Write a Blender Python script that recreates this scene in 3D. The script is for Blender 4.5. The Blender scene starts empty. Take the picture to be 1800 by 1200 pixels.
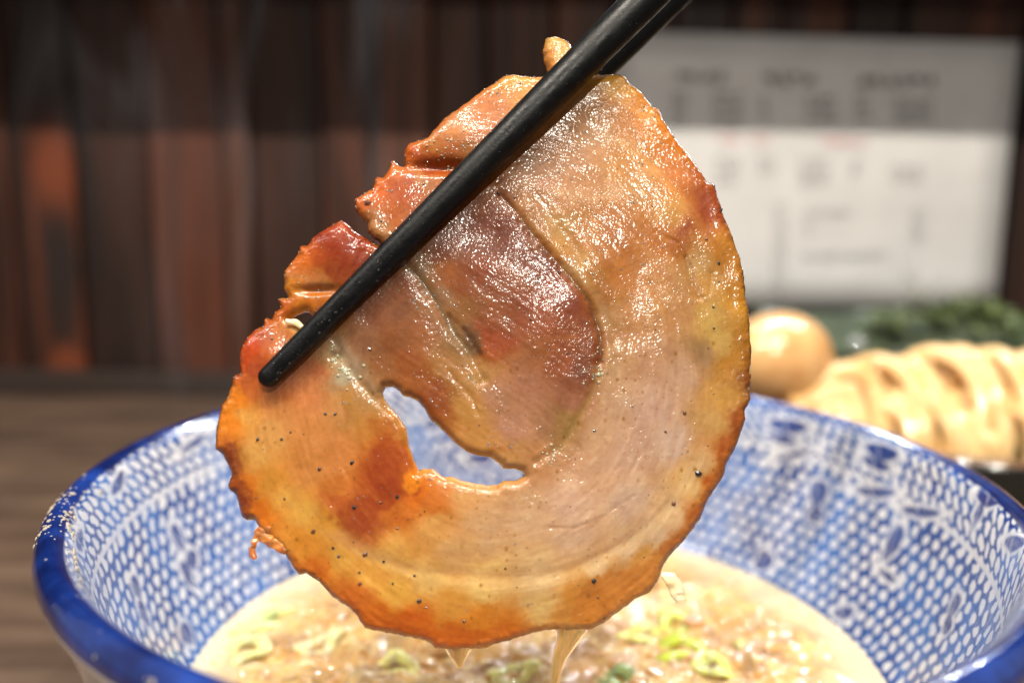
import bpy, bmesh, math, random
import numpy as np
from mathutils import Vector, Matrix
from math import radians, sin, cos, pi, hypot

random.seed(7)
rng = np.random.default_rng(7)
S = bpy.context.scene
COL = S.collection

# ------------------------------------------------------------------ camera
PITCH, ROLL, F = radians(9.861), radians(0.929), 1500.0
CAMZ = 0.14
CAM = np.array([0.0, 0.0, CAMZ])
_f = np.array([0, cos(PITCH), -sin(PITCH)])
_u0 = np.array([0, sin(PITCH), cos(PITCH)])
_x0 = np.array([1.0, 0, 0])
_x = _x0 * cos(ROLL) + _u0 * sin(ROLL)
_u = -_x0 * sin(ROLL) + _u0 * cos(ROLL)
cam = bpy.data.cameras.new('camera')
cam.sensor_width = 36
cam.lens = 36 * F / 1800
cam.clip_start = 0.005
cam.clip_end = 50
cam.dof.use_dof = True
cam.dof.focus_distance = 0.152
cam.dof.aperture_fstop = 6.2
cam.dof.aperture_blades = 0
co = bpy.data.objects.new('camera', cam)
M3 = Matrix(((_x[0], _u[0], -_f[0]), (_x[1], _u[1], -_f[1]), (_x[2], _u[2], -_f[2])))
co.matrix_world = Matrix.Translation(Vector(CAM)) @ M3.to_4x4()
COL.objects.link(co)
S.camera = co

# ------------------------------------------------------------------ room light
world = bpy.data.worlds.new('World')
S.world = world
world.use_nodes = True
bg = world.node_tree.nodes['Background']
bg.inputs[0].default_value = (1.0, 0.96, 0.92, 1)
bg.inputs[1].default_value = 0.25
S.view_settings.view_transform = 'Standard'
S.view_settings.look = 'None'
S.view_settings.exposure = 0.0
S.view_settings.gamma = 1.0

def lamp(name, kind, loc, energy, color, size=0.01, target=None):
    l = bpy.data.lights.new(name, kind)
    l.energy = energy
    l.color = color
    if kind == 'AREA':
        l.shape = 'DISK'
        l.size = size
    else:
        l.shadow_soft_size = size
    o = bpy.data.objects.new(name, l)
    o.location = loc
    if target is not None:
        o.rotation_euler = (Vector(target) - Vector(loc)).to_track_quat('-Z', 'Y').to_euler()
    COL.objects.link(o)
    return o

# a strip of small LED lamps under the counter canopy, above the diner
N_LED = 5
for i in range(N_LED):
    lamp('led_lamp', 'POINT', (-0.27 + 0.52 * i / (N_LED - 1), -0.06, 0.72), 7.6, (1.0, 0.91, 0.78), 0.006)
# a frontal lamp added behind the camera for glints and fill
lamp('front_fill_lamp', 'AREA', (0.10, -0.42, 0.56), 2.1, (1.0, 0.92, 0.80), 0.035, (0.0, 0.18, 0.10))
# small downlights along the front edge of the added shade board
for i in range(12):
    lamp('back_downlight', 'AREA', (0.02 + 0.024 * i, 0.435, 0.297), 0.085, (0.92, 0.96, 1.0), 0.005, (0.0 + 0.02 * i, 0.10, 0.05))
# broad fill lamp added at upper left, for sheen on rim and chopsticks
lamp('sheen_fill_lamp', 'AREA', (-0.75, -0.15, 0.95), 3.2, (1.0, 0.95, 0.90), 0.5, (0.1, 0.3, 0.10))

cyc = S.cycles
cyc.max_bounces = 8
cyc.diffuse_bounces = 3
cyc.glossy_bounces = 4
cyc.transmission_bounces = 6
cyc.volume_bounces = 1
cyc.sample_clamp_indirect = 4
cyc.sample_clamp_direct = 0
cyc.use_denoising = True

# ------------------------------------------------------------------ helpers
def ray(px, py):
    return _f * F + _x * (px - 900) + _u * (600 - py)

def at(px, py, Y):
    d = ray(px, py)
    return CAM + d * (Y / d[1])

def atz(px, py, Z):
    d = ray(px, py)
    return CAM + d * ((Z - CAMZ) / d[2])

def lin(c):
    c = np.asarray(c, float) / 255.0
    return np.where(c <= 0.04045, c / 12.92, ((c + 0.055) / 1.055) ** 2.4)

def tag(o, label=None, cat=None, group=None, kind=None):
    if label: o['label'] = label
    if cat: o['category'] = cat
    if group: o['group'] = group
    if kind: o['kind'] = kind
    return o

def empty(name, loc=(0, 0, 0)):
    o = bpy.data.objects.new(name, None)
    o.location = loc
    o.empty_display_size = 0.01
    COL.objects.link(o)
    return o

def mesh_obj(name, verts, faces, mat=None, parent=None, smooth=True, loc=(0, 0, 0)):
    me = bpy.data.meshes.new(name)
    v = np.asarray(verts, dtype=np.float32).reshape(-1, 3)
    if isinstance(faces, np.ndarray):
        k = faces.shape[1]
        me.vertices.add(len(v))
        me.vertices.foreach_set('co', v.ravel())
        me.loops.add(faces.size)
        me.loops.foreach_set('vertex_index', faces.astype(np.int32).ravel())
        me.polygons.add(len(faces))
        me.polygons.foreach_set('loop_start', np.arange(0, faces.size, k, dtype=np.int32))
        me.polygons.foreach_set('loop_total', np.full(len(faces), k, dtype=np.int32))
        me.update(calc_edges=True)
    else:
        me.from_pydata([tuple(map(float, a)) for a in v], [], faces)
        me.update()
    me.polygons.foreach_set('use_smooth', np.full(len(me.polygons), smooth, dtype=bool))
    if mat: me.materials.append(mat)
    o = bpy.data.objects.new(name, me)
    o.location = loc
    COL.objects.link(o)
    if parent is not None: o.parent = parent
    return o

def set_col(o, name, arr):
    a = o.data.attributes.new(name, 'FLOAT_COLOR', 'POINT')
    arr = np.asarray(arr, np.float32)
    if arr.shape[1] == 3:
        arr = np.concatenate([arr, np.ones((len(arr), 1), np.float32)], 1)
    a.data.foreach_set('color', arr.ravel())

def grid_faces(nu, nv, wrap_u=False, wrap_v=False):
    iu = np.arange(nu if wrap_u else nu - 1)
    iv = np.arange(nv if wrap_v else nv - 1)
    A, B = np.meshgrid(iu, iv, indexing='ij')
    A2, B2 = (A + 1) % nu, (B + 1) % nv
    return np.stack([A * nv + B, A2 * nv + B, A2 * nv + B2, A * nv + B2], -1).reshape(-1, 4)

def tube(path, radii, seg=12, flat=1.0, up=(0, 0, 1), caps=True):
    """verts, faces of a tube along path; flat squashes it along 'up'."""
    path = [Vector(p) for p in path]
    n = len(path)
    V, Fc = [], []
    up = Vector(up)
    for i, p in enumerate(path):
        t = (path[min(i + 1, n - 1)] - path[max(i - 1, 0)]).normalized()
        a = t.cross(up)
        if a.length < 1e-6: a = t.cross(Vector((1, 0, 0)))
        a.normalize()
        b = a.cross(t).normalized()
        r = radii[i] if hasattr(radii, '__len__') else radii
        for k in range(seg):
            th = 2 * pi * k / seg
            V.append(p + a * (r * cos(th)) + b * (r * flat * sin(th)))
    for i in range(n - 1):
        for k in range(seg):
            k2 = (k + 1) % seg
            Fc.append((i * seg + k, i * seg + k2, (i + 1) * seg + k2, (i + 1) * seg + k))
    if caps:
        c0 = len(V); V.append(path[0])
        c1 = len(V); V.append(path[-1])
        for k in range(seg):
            k2 = (k + 1) % seg
            Fc.append((c0, k2, k))
            Fc.append((c1, (n - 1) * seg + k, (n - 1) * seg + k2))
    return V, Fc

def box(x0, x1, y0, y1, z0, z1):
    V = [(x, y, z) for x in (x0, x1) for y in (y0, y1) for z in (z0, z1)]
    Fc = [(0, 1, 3, 2), (4, 6, 7, 5), (0, 4, 5, 1), (2, 3, 7, 6), (0, 2, 6, 4), (1, 5, 7, 3)]
    return V, Fc

def bevel(o, w, seg=2):
    m = o.modifiers.new('bevel', 'BEVEL')
    m.width = w
    m.segments = seg
    m.limit_method = 'ANGLE'
    return o

class MB:
    def __init__(self): self.v, self.f = [], []
    def add(self, V, Fc):
        n = len(self.v)
        self.v += [tuple(p) for p in V]
        self.f += [tuple(i + n for i in q) for q in Fc]
    def build(self, name, mat, parent=None, smooth=True):
        return mesh_obj(name, np.array(self.v), self.f, mat, parent, smooth)

# unit icosphere for the small grains
def ico(sub):
    bm = bmesh.new()
    bmesh.ops.create_icosphere(bm, subdivisions=sub, radius=1)
    V = np.array([v.co[:] for v in bm.verts]); Fc = np.array([[v.index for v in f.verts] for f in bm.faces])
    bm.free()
    return V, Fc
ICO1, ICO2 = ico(1), ico(2)

def grains(name, pts, frames, mat, parent, base=ICO1, jag=0.0, smooth=True):
    """pts: world centres, frames: list of 3x3 (axes*radii) -> ONE mesh"""
    bv, bf = base
    vs, fs = [], []
    for i, (p, fr) in enumerate(zip(pts, frames)):
        b = bv.copy()
        if jag: b = b * (1 + jag * rng.uniform(-1, 1, (len(b), 1)))
        vs.append(b @ fr + p)
        fs.append(bf + i * len(bv))
    return mesh_obj(name, np.concatenate(vs), np.concatenate(fs), mat, parent, smooth)

# numpy value noise ----------------------------------------------------------
def vnoise(x, y, seed=0):
    x = np.asarray(x, float); y = np.asarray(y, float)
    xi, yi = np.floor(x).astype(np.int64), np.floor(y).astype(np.int64)
    fx, fy = x - xi, y - yi
    fx = fx * fx * fx * (fx * (fx * 6 - 15) + 10); fy = fy * fy * fy * (fy * (fy * 6 - 15) + 10)
    def h(a, b):
        n = (a * 374761393 + b * 668265263 + seed * 974634777) & 0xFFFFFFFF
        n = ((n ^ (n >> 13)) * 1274126177) & 0xFFFFFFFF
        return ((n ^ (n >> 16)) & 0xFFFF) / 65535.0
    return (h(xi, yi) * (1 - fx) + h(xi + 1, yi) * fx) * (1 - fy) + (h(xi, yi + 1) * (1 - fx) + h(xi + 1, yi + 1) * fx) * fy

def fbm(x, y, o=4, seed=0):
    s, a, t = 0, 1.0, 0
    for i in range(o):
        s = s + a * vnoise(x * 2 ** i + 17.3 * i, y * 2 ** i - 9.1 * i, seed + i * 13)
        t += a; a *= 0.5
    return s / t * 2 - 1

def sstep(a, b, x):
    t = np.clip((x - a) / (b - a), 0, 1)
    return t * t * (3 - 2 * t)

# node material helper -------------------------------------------------------
class Mat:
    def __init__(self, name):
        self.m = bpy.data.materials.new(name)
        self.m.use_nodes = True
        self.t = self.m.node_tree
        self.b = self.t.nodes['Principled BSDF']
    def n(self, typ, **kw):
        nd = self.t.nodes.new(typ)
        for k, v in kw.items(): setattr(nd, k, v)
        return nd
    def L(self, a, b): self.t.links.new(a, b)
    def put(self, sock, v):
        if isinstance(v, (int, float)): sock.default_value = v
        elif isinstance(v, (tuple, list, np.ndarray)):
            v = tuple(float(q) for q in v)
            sock.default_value = v if len(v) == len(sock.default_value) else v + (1.0,)
        else: self.L(v, sock)
    def math(self, op, a, b=0.0, c=0.0, clamp=False):
        nd = self.n('ShaderNodeMath', operation=op, use_clamp=clamp)
        self.put(nd.inputs[0], a); self.put(nd.inputs[1], b); self.put(nd.inputs[2], c)
        return nd.outputs[0]
    def ramp(self, f, a, b, o0=0.0, o1=1.0):
        nd = self.n('ShaderNodeMapRange', interpolation_type='SMOOTHSTEP')
        self.put(nd.inputs[0], f); self.put(nd.inputs[1], a); self.put(nd.inputs[2], b)
        self.put(nd.inputs[3], o0); self.put(nd.inputs[4], o1)
        return nd.outputs[0]
    def mix(self, f, a, b, mode='MIX'):
        nd = self.n('ShaderNodeMix', data_type='RGBA', blend_type=mode)
        self.put(nd.inputs[0], f); self.put(nd.inputs[6], a); self.put(nd.inputs[7], b)
        return nd.outputs[2]
    def coord(self, which='Object', scale=(1, 1, 1)):
        tc = self.n('ShaderNodeTexCoord')
        mp = self.n('ShaderNodeMapping')
        mp.inputs['Scale'].default_value = scale
        self.L(tc.outputs[which], mp.inputs[0])
        return mp.outputs[0]
    def noise(self, vec, scale, detail=3, rough=0.55, dist=0.0):
        nd = self.n('ShaderNodeTexNoise')
        self.L(vec, nd.inputs['Vector'])
        nd.inputs['Scale'].default_value = scale
        nd.inputs['Detail'].default_value = detail
        nd.inputs['Roughness'].default_value = rough
        nd.inputs['Distortion'].default_value = dist
        return nd.outputs[0]
    def attr(self, name):
        nd = self.n('ShaderNodeAttribute'); nd.attribute_name = name
        return nd
    def bump(self, h, dist, strength=1.0):
        nd = self.n('ShaderNodeBump')
        nd.inputs['Distance'].default_value = dist
        nd.inputs['Strength'].default_value = strength
        self.L(h, nd.inputs['Height'])
        return nd.outputs[0]
    def set(self, **kw):
        names = dict(base='Base Color', rough='Roughness', sss='Subsurface Weight', sssr='Subsurface Radius', ssss='Subsurface Scale',
                     coat='Coat Weight', coatr='Coat Roughness', coatn='Coat Normal', normal='Normal', metal='Metallic', ior='IOR',
                     trans='Transmission Weight', spec='Specular IOR Level', alpha='Alpha', sheen='Sheen Weight')
        for k, v in kw.items(): self.put(self.b.inputs[names[k]], v)
        return self

# ================================================================== SETTING
TABLE_Z = 0.0
WALL_Y = 0.575
m = Mat('table_wood')
v = m.coord('Object', (3, 30, 30))
v2 = m.coord('Object', (1, 1, 1))
n1 = m.noise(v, 3.0, 6, 0.6, 0.4); n2 = m.noise(v2, 14, 4)
c = m.mix(m.ramp(n1, .3, .7), lin((84, 66, 54)), lin((112, 91, 75)))
c = m.mix(m.ramp(n2, .35, .7, 0, .6), c, lin((62, 50, 44)))
m.set(base=c, rough=m.ramp(n1, .3, .7, .42, .62), normal=m.bump(n1, .0006))
V, Fc = box(-1.2, 1.2, -0.30, WALL_Y - 0.002, -0.04, TABLE_Z)
table = mesh_obj('table_top', V, Fc, m.m, None, False)
tag(table, kind='structure')

# plank wall: one board per plank, knots and gaps
def plank_mat(i, knot=False):
    m = Mat('plank_wood')
    v = m.coord('Object', (22, 22, 1.3)); v2 = m.coord('Object', (90, 90, 3.0))
    n1 = m.noise(v, 2.0, 5, .6, .8); n2 = m.noise(v2, 2.0, 3, .6)
    tone = [(74, 42, 29), (52, 31, 23), (78, 46, 33), (48, 31, 25), (76, 41, 27)][i % 5]
    c = m.mix(m.ramp(n1, .36, .64), lin([q * .60 for q in tone]), lin([q * 1.13 for q in tone]))
    c = m.mix(m.ramp(n2, .45, .75, 0, .5), c, lin([q * .5 for q in tone]))
    if knot:   # a long dark knot with rust coloured sapwood above and under it
        a = m.attr('knot').outputs['Color']
        sp = m.n('ShaderNodeSeparateColor'); m.L(a, sp.inputs[0])
        c = m.mix(sp.outputs[0], c, lin((112, 56, 32)))
        c = m.mix(sp.outputs[1], c, lin((40, 30, 27)))
    m.set(base=c, rough=.55, spec=.3, normal=m.bump(n1, .0008))
    return m.m

wall = empty('plank_wall', (0, WALL_Y, 0))
tag(wall, kind='structure')
wall['label'] = 'dark brown wall of upright wooden planks behind the table'
# backing
V, Fc = box(-1.2, 1.2, .014, .03, -0.04, .60)
mb = Mat('wall_gap'); mb.set(base=lin((16, 12, 11)), rough=.9)
bk = mesh_obj('backing', V, Fc, mb.m, wall, False)
edges_px = [-330, -240, -150, -50, 44, 150, 277, 405, 453, 573, 655, 760, 850, 960, 1060, 1160, 1255, 1340, 1450, 1540, 1640, 1745, 1850, 1950, 2060]
xs = [at(px, 600, WALL_Y)[0] for px in edges_px]
pm = [plank_mat(i) for i in range(5)]
for i in range(len(xs) - 1):
    x0, x1 = xs[i] + .0014, xs[i + 1] - .0014
    dep = [0, .0025, -.0015, .003, .001, -.002][i % 6]
    if edges_px[i] == 44:
        nx, nz = 60, 300
        X = np.linspace(x0, x1, nx); Z = np.linspace(0.001, .45, nz)
        A, B = np.meshgrid(X, Z, indexing='ij')
        V = np.stack([A, np.full_like(A, -dep), B], -1).reshape(-1, 3)
        Fq = grid_faces(nx, nz)
        # closed board: back face grid corners
        Vb = V.copy(); Vb[:, 1] += .012
        Fb = Fq[:, ::-1] + len(V)
        side = []
        ed = [[k for k in range(nz)], [k * nz + nz - 1 for k in range(nx)], [(nx - 1) * nz + k for k in range(nz - 1, -1, -1)], [k * nz for k in range(nx - 1, -1, -1)]]
        for e in ed:
            for a_, b_ in zip(e[:-1], e[1:]): side.append((b_, a_, a_ + len(V), b_ + len(V)))
        o = mesh_obj('plank', np.concatenate([V, Vb]), np.concatenate([Fq[:, ::-1], Fb[:, ::-1], np.array(side)]), plank_mat(1, True), wall)
        def kz(px, py):
            q = at(px, py, WALL_Y); return q[0], q[2]
        W = np.concatenate([V, Vb]); wx = W[:, 0] + .0022 * fbm(W[:, 0] * 300, W[:, 2] * 120, 3, 5); wz = W[:, 2] + .003 * fbm(W[:, 0] * 200, W[:, 2] * 60, 3, 9)
        def blob(px, py, rx, ry, soft=.7):
            a, b = kz(px, py); d = np.hypot((wx - a) / (rx * WALL_Y / F), (wz - b) / (ry * WALL_Y / F))
            return 1 - sstep(1 - soft, 1 + soft, d)
        rust = np.maximum.reduce([blob(100, 300, 42, 80), blob(66, 420, 10, 190) * .5, blob(140, 460, 12, 190) * .7, blob(122, 640, 34, 34)])
        dark = np.maximum.reduce([blob(112, 470, 36, 110), blob(95, 130, 52, 120) * .75, blob(118, 700, 30, 20)])
        set_col(o, 'knot', np.stack([rust, dark * (1 - .85 * blob(100, 290, 40, 70)), dark * 0], -1))
    else:
        V, Fc = box(x0, x1, -dep, .012, .001, .45)
        o = mesh_obj('plank', V, Fc, pm[(i * 3 + i // 4) % 5], wall, False)
        bevel(o, .0012)
mt = Mat('skirting_wood'); mt.set(base=lin((48, 36, 31)), rough=.6)
V, Fc = box(-1.2, 1.2, -.012, -.0045, 0.0005, .017)
sk = mesh_obj('skirting_board', V, Fc, mt.m, wall, False)
bevel(sk, .001)
# unseen board added above the picture: it shades the top of the planks
V, Fc = box(-1.1, 1.1, -.150, -.004, .0, .018)
sh = mesh_obj('shade_board', V, Fc, mt.m, None, False, loc=(0, WALL_Y, .3035))
tag(sh, kind='structure')

# ================================================================== POSTER
POST_Y = WALL_Y - .0075
poster = empty('menu_sheet', tuple(at(1450, 540, POST_Y)))
tag(poster, 'white laminated menu sheet with rows of small print fixed to the plank wall', 'menu')
pc = [at(1068, 55, POST_Y), at(1793, 76, POST_Y), at(1750, 545, POST_Y - .0), at(1083, 538, POST_Y)]
m = Mat('menu_paper'); vv = m.coord('Object')
m.set(base=m.mix(m.ramp(m.noise(vv, 25, 2), .3, .7), lin((204, 204, 204)), lin((214, 214, 214))), rough=.45, coat=.2, coatr=.25)
org = np.array(poster.location)
NU, NV = 12, 8
front = []
for i in range(NU + 1):
    for j in range(NV + 1):
        a, b = i / NU, j / NV
        p = (pc[0] * (1 - a) + pc[1] * a) * (1 - b) + (pc[3] * (1 - a) + pc[2] * a) * b
        p = p + np.array([0, -.0012 * sin(a * 5) * b, 0])
        front.append(p - org)
front = np.array(front)
back = front + np.array([0, .0006, 0])
Fq = grid_faces(NU + 1, NV + 1)
n0 = len(front)
sides = []
idx = lambda i, j: i * (NV + 1) + j
loop = [idx(i, 0) for i in range(NU)] + [idx(NU, j) for j in range(NV)] + [idx(i, NV) for i in range(NU, 0, -1)] + [idx(0, j) for j in range(NV, 0, -1)]
for a, b in zip(loop, loop[1:] + loop[:1]): sides.append((a, b, b + n0, a + n0))
mesh_obj('sheet', np.concatenate([front, back]), np.concatenate([Fq[:, ::-1], Fq + n0, np.array(sides)]), m.m, poster)
# print: rows of small strokes
blocks = [  # px x0,x1,y0,y1, char height px, kind
    (1185, 1282, 124, 150, 24, 'b'), (1345, 1452, 128, 155, 24, 'b'), (1508, 1660, 130, 158, 24, 'b'),
    (1180, 1206, 160, 228, 14, 'k'), (1252, 1312, 162, 230, 14, 'k'), (1338, 1356, 166, 212, 14, 'k'), (1418, 1475, 168, 214, 14, 'k'), (1503, 1532, 166, 222, 14, 'k'), (1572, 1638, 172, 218, 14, 'k'),
    (1262, 1302, 240, 254, 13, 'r'), (1322, 1352, 240, 252, 11, 'r'), (1448, 1522, 244, 258, 13, 'r'),
    (1258, 1302, 275, 322, 14, 'g'), (1334, 1356, 275, 312, 14, 'g'), (1402, 1452, 277, 322, 14, 'g'), (1498, 1516, 279, 312, 14, 'g'), (1568, 1618, 290, 326, 14, 'g'),
    (1358, 1382, 358, 522, 13, 'l'), (1412, 1492, 368, 384, 12, 'l'), (1416, 1434, 388, 412, 12, 'l'), (1602, 1622, 366, 418, 12, 'l'),
    (1410, 1552, 442, 460, 15, 'g'), (1586, 1618, 478, 498, 14, 'g')]
inks = {'b': lin((50, 48, 54)), 'k': lin((96, 94, 100)), 'r': lin((215, 70, 80)), 'g': lin((150, 148, 150)), 'l': lin((172, 170, 172))}
prints = {k: MB() for k in inks}
for (x0, x1, y0, y1, ch, kd) in blocks:
    q = y0
    while q + ch * .6 < y1 + 2:
        xx = x0
        while xx + ch * .7 < x1 + 2:
            for s in range(5):
                hz = random.random() < .55
                cx, cy = xx + random.uniform(.15, .75) * ch, q + random.uniform(.15, .8) * ch
                L_, w_ = ch * random.uniform(.3, .75) / 2, ch * .055
                if not hz: L_, w_ = w_, L_
                cs = [at(cx + sx * L_, cy + sy * w_, POST_Y - .0022) - org for sx, sy in ((-1, -1), (1, -1), (1, 1), (-1, 1))]
                prints[kd].add(cs, [(3, 2, 1, 0)])
            xx += ch * .98
        q += ch * 1.25
for k, mbx in prints.items():
    m = Mat('ink'); m.set(base=inks[k], rough=.5)
    # lay the ink on the sheet
    for i, p in enumerate(mbx.v):
        pass
    o = mbx.build('printed_text', m.m, poster, False)
    o['kind'] = 'stuff'

# ================================================================== BOWL
BC = np.array([0.00702, 0.18378])
bowl = empty('ramen_bowl', (BC[0], BC[1], 0))
tag(bowl, 'white porcelain ramen bowl with blue dotted net pattern inside and cobalt blue rim', 'bowl')
SOUP_Z = .0325
prof_in = [(.0005, .0105), (.03, .011), (.052, .0145), (.068, .022), (.0785, .0325), (.0838, .043), (.0878, .055), (.0906, .065), (.0922, .0715), (.0934, .0755)]
prof_rim = [(.0942, .0777), (.0956, .0794), (.0972, .0799), (.0987, .0793), (.0998, .0778), (.1001, .0758), (.0995, .0738), (.0984, .0722)]
prof_out = [(.0972, .0690), (.0945, .060), (.090, .046), (.082, .030), (.068, .0165), (.052, .0095), (.045, .008), (.044, .0008), (.040, .0008), (.039, .006), (.0005, .007)]
def catmull(P, n):
    P = np.array(P, float); out = []
    Q = np.vstack([2 * P[0] - P[1], P, 2 * P[-1] - P[-2]])
    for i in range(len(P) - 1):
        p0, p1, p2, p3 = Q[i], Q[i + 1], Q[i + 2], Q[i + 3]
        for t in np.linspace(0, 1, n, endpoint=False):
            out.append(.5 * ((2 * p1) + (-p0 + p2) * t + (2 * p0 - 5 * p1 + 4 * p2 - p3) * t * t + (-p0 + 3 * p1 - 3 * p2 + p3) * t ** 3))
    out.append(P[-1])
    return np.array(out)
def lathe(prof, seg):
    th = np.arange(seg) / seg * 2 * pi
    R, Z = prof[:, 0], prof[:, 1]
    V = np.stack([np.outer(np.cos(th), R), np.outer(np.sin(th), R), np.tile(Z, (seg, 1))], -1)
    return V.reshape(-1, 3), grid_faces(seg, len(prof), wrap_u=True), th
full = prof_in + prof_rim + prof_out
pi_ = catmull(full, 6)
# denser along the visible inner wall
dense = []
for a, b in zip(pi_[:-1], pi_[1:]):
    k = max(1, int(np.linalg.norm(b - a) / .0005)) if a[1] > .028 and a[0] > .07 else 1
    for t in range(k): dense.append(a + (b - a) * t / k)
dense.append(pi_[-1])
dense = np.array(dense)
SEG = 960
V, Fq, th = lathe(dense, SEG)
glaze = Mat('blue_and_white_glaze')
arc = np.concatenate([[0], np.cumsum(np.linalg.norm(np.diff(dense, axis=0), axis=1))])
ir = int(np.argmax(dense[:, 1]))                 # crest of the rim
s_rim = arc - arc[ir]                              # <0 inside, >0 outside
nP = len(dense)
TH = np.repeat(th, nP); SS = np.tile(s_rim, SEG)
# hand painted motifs: leaves and sprigs left white round a blue heart, placed by angle and depth under the rim
def bowl_uv(px, py):
    d = ray(px, py)
    best = None
    for k in range(ir):
        z = dense[k, 1]
        if z < .028: continue
        t = (z - CAMZ) / d[2]; P = CAM + d * t
        e = abs(hypot(P[0] - BC[0], P[1] - BC[1]) - dense[k, 0])
        if P[1] > .06 and (best is None or e < best[0]): best = (e, math.atan2(P[1] - BC[1], P[0] - BC[0]) % (2 * pi), -s_rim[k])
    return best[1], best[2]
motif_px = [  # x, y, half width mm, half height mm, tilt
    (1440, 868, 2.6, 3.4, .1), (1436, 905, 2.2, 2.0, .9), (1572, 955, 2.0, 4.6, -.2), (1562, 1012, 3.2, .9, 0), (1344, 985, 2.6, 3.0, -.5), (1482, 1078, 3.0, 1.7, .5),
    (1678, 1065, 1.7, 2.6, 0), (1664, 1100, 1.6, 2.0, 0), (1385, 750, 5.2, 1.9, .1), (1372, 772, 4.0, 1.3, 0), (1395, 800, 5.2, .8, .5), (1553, 795, 4.8, 1.9, .1), (1545, 815, 4.2, 1.2, 0),
    (1742, 872, 4.5, 2.4, .3), (1718, 905, 1.1, 2.8, .2), (1540, 865, 6, 1.2, .3), (1620, 900, 6, 1.1, .3), (1780, 955, 4, 1.5, .4), (845, 808, 4.0, 2.0, 0), (760, 745, 2.5, 1.5, 0),
    (312, 945, 1.6, 3.4, .2), (338, 985, 2.0, 2.3, -.2), (330, 1010, 1.4, 3.6, .2), (240, 1033, 1.6, 2.6, 0), (252, 1080, 1.5, 3.0, 0), (330, 1115, 2.2, 2.6, 0),
    (118, 905, 3.6, 1.9, 0), (190, 820, 3.0, 2.0, 0), (205, 850, 3.4, 1.3, .3), (325, 750, 3.2, 2.2, 0), (345, 780, 4.5, .9, .2), (140, 950, 3.4, 1.2, 0), (300, 1160, 3, 1.5, 0)]
mot = [bowl_uv(a, b) + (c_, d_, e_) for a, b, c_, d_, e_ in motif_px]
# the hidden near side carries more of the same
for k in range(16):
    mot.append((pi * 1.22 + k * .11, random.choice([.006, .012, .022, .03]), random.uniform(1.5, 3.5), random.uniform(1.2, 3), random.uniform(-.5, .5)))
inside = (SS < -.0025)
blue = np.zeros(len(V)); white = np.zeros(len(V))
wob = .00045 * fbm(TH * 60, SS * 900, 3, 3)
for (a0, s0, hw, hh, tl) in mot:
    da = (TH - a0 + pi) % (2 * pi) - pi
    near = np.abs(da) < .2
    X = da[near] * .088 + wob[near]; Y = (-SS[near] - s0) + wob[near] * .8
    Xr, Yr = X * cos(tl) + Y * sin(tl), -X * sin(tl) + Y * cos(tl)
    hw_, hh_ = hw / 850, hh / 850
    # leaf: narrower towards the lower tip, with a white vein cut in it
    d = np.hypot(Xr / (hw_ * (1 - .35 * np.clip(Yr / hh_, -1, 1))), Yr / hh_)
    ex = 1 + .0007 / min(hw_, hh_)
    vein = np.exp(-((Xr - .18 * hw_ + .25 * Yr) / .00022) ** 2) * (np.abs(Yr) < hh_ * .8) * .55
    blue[near] = np.maximum(blue[near], (1 - sstep(.86, 1.08, d)) * (1 - vein))
    white[near] = np.maximum(white[near], 1 - sstep(ex * .92, ex * 1.1, d))
set_attr = np.stack([blue * inside, white * inside, np.zeros(len(V))], -1)
bowl_mesh = mesh_obj('body', V, Fq, glaze.m, bowl)
set_col(bowl_mesh, 'motif', set_attr)
uvv = np.stack([TH / (2 * pi), SS, np.zeros(len(V))], -1)
a = bowl_mesh.data.attributes.new('wall', 'FLOAT_VECTOR', 'POINT')
a.data.foreach_set('vector', uvv.astype(np.float32).ravel())
# angle goes through sin/cos, so build it from the object position instead (no seam)
g = glaze
tc = g.n('ShaderNodeTexCoord'); sp = g.n('ShaderNodeSeparateXYZ'); g.L(tc.outputs['Object'], sp.inputs[0])
ang = g.math('ARCTAN2', sp.outputs[1], sp.outputs[0])
ws = g.n('ShaderNodeSeparateXYZ'); g.L(g.attr('wall').outputs['Vector'], ws.inputs[0])
s = ws.outputs[1]                                   # metres from the crest, negative inside
wobv = g.noise(tc.outputs['Object'], 260, 2)
wobw = g.noise(tc.outputs['Object'], 90, 2)
depth = g.math('MULTIPLY', s, -1.0)
NCOL, ROWH = 132.0, .0036
w1 = g.math('MULTIPLY', g.math('SUBTRACT', wobv, .5), 1.0)
w2 = g.math('MULTIPLY', g.math('SUBTRACT', wobw, .5), .9)
row = g.math('ADD', g.math('DIVIDE', g.math('SUBTRACT', depth, .0145), ROWH), w2)
rowi = g.math('FLOOR', row)
rowf = g.math('SUBTRACT', g.math('SUBTRACT', row, rowi), .5)
colp = g.math('ADD', g.math('MULTIPLY', ang, NCOL / (2 * pi)), g.math('ADD', g.math('MULTIPLY', rowi, .5), w1))
colf = g.math('SUBTRACT', g.math('FRACT', colp), .5)
lean = g.math('SUBTRACT', colf, g.math('MULTIPLY', rowf, .16))
def sq(a): return g.math('MULTIPLY', a, a)
dd = g.math('ADD', sq(g.math('DIVIDE', lean, .30)), sq(g.math('DIVIDE', rowf, .42)))
dot = g.ramp(g.math('ADD', dd, g.math('MULTIPLY', w1, .5)), .62, 1.25, 1, 0)
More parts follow.
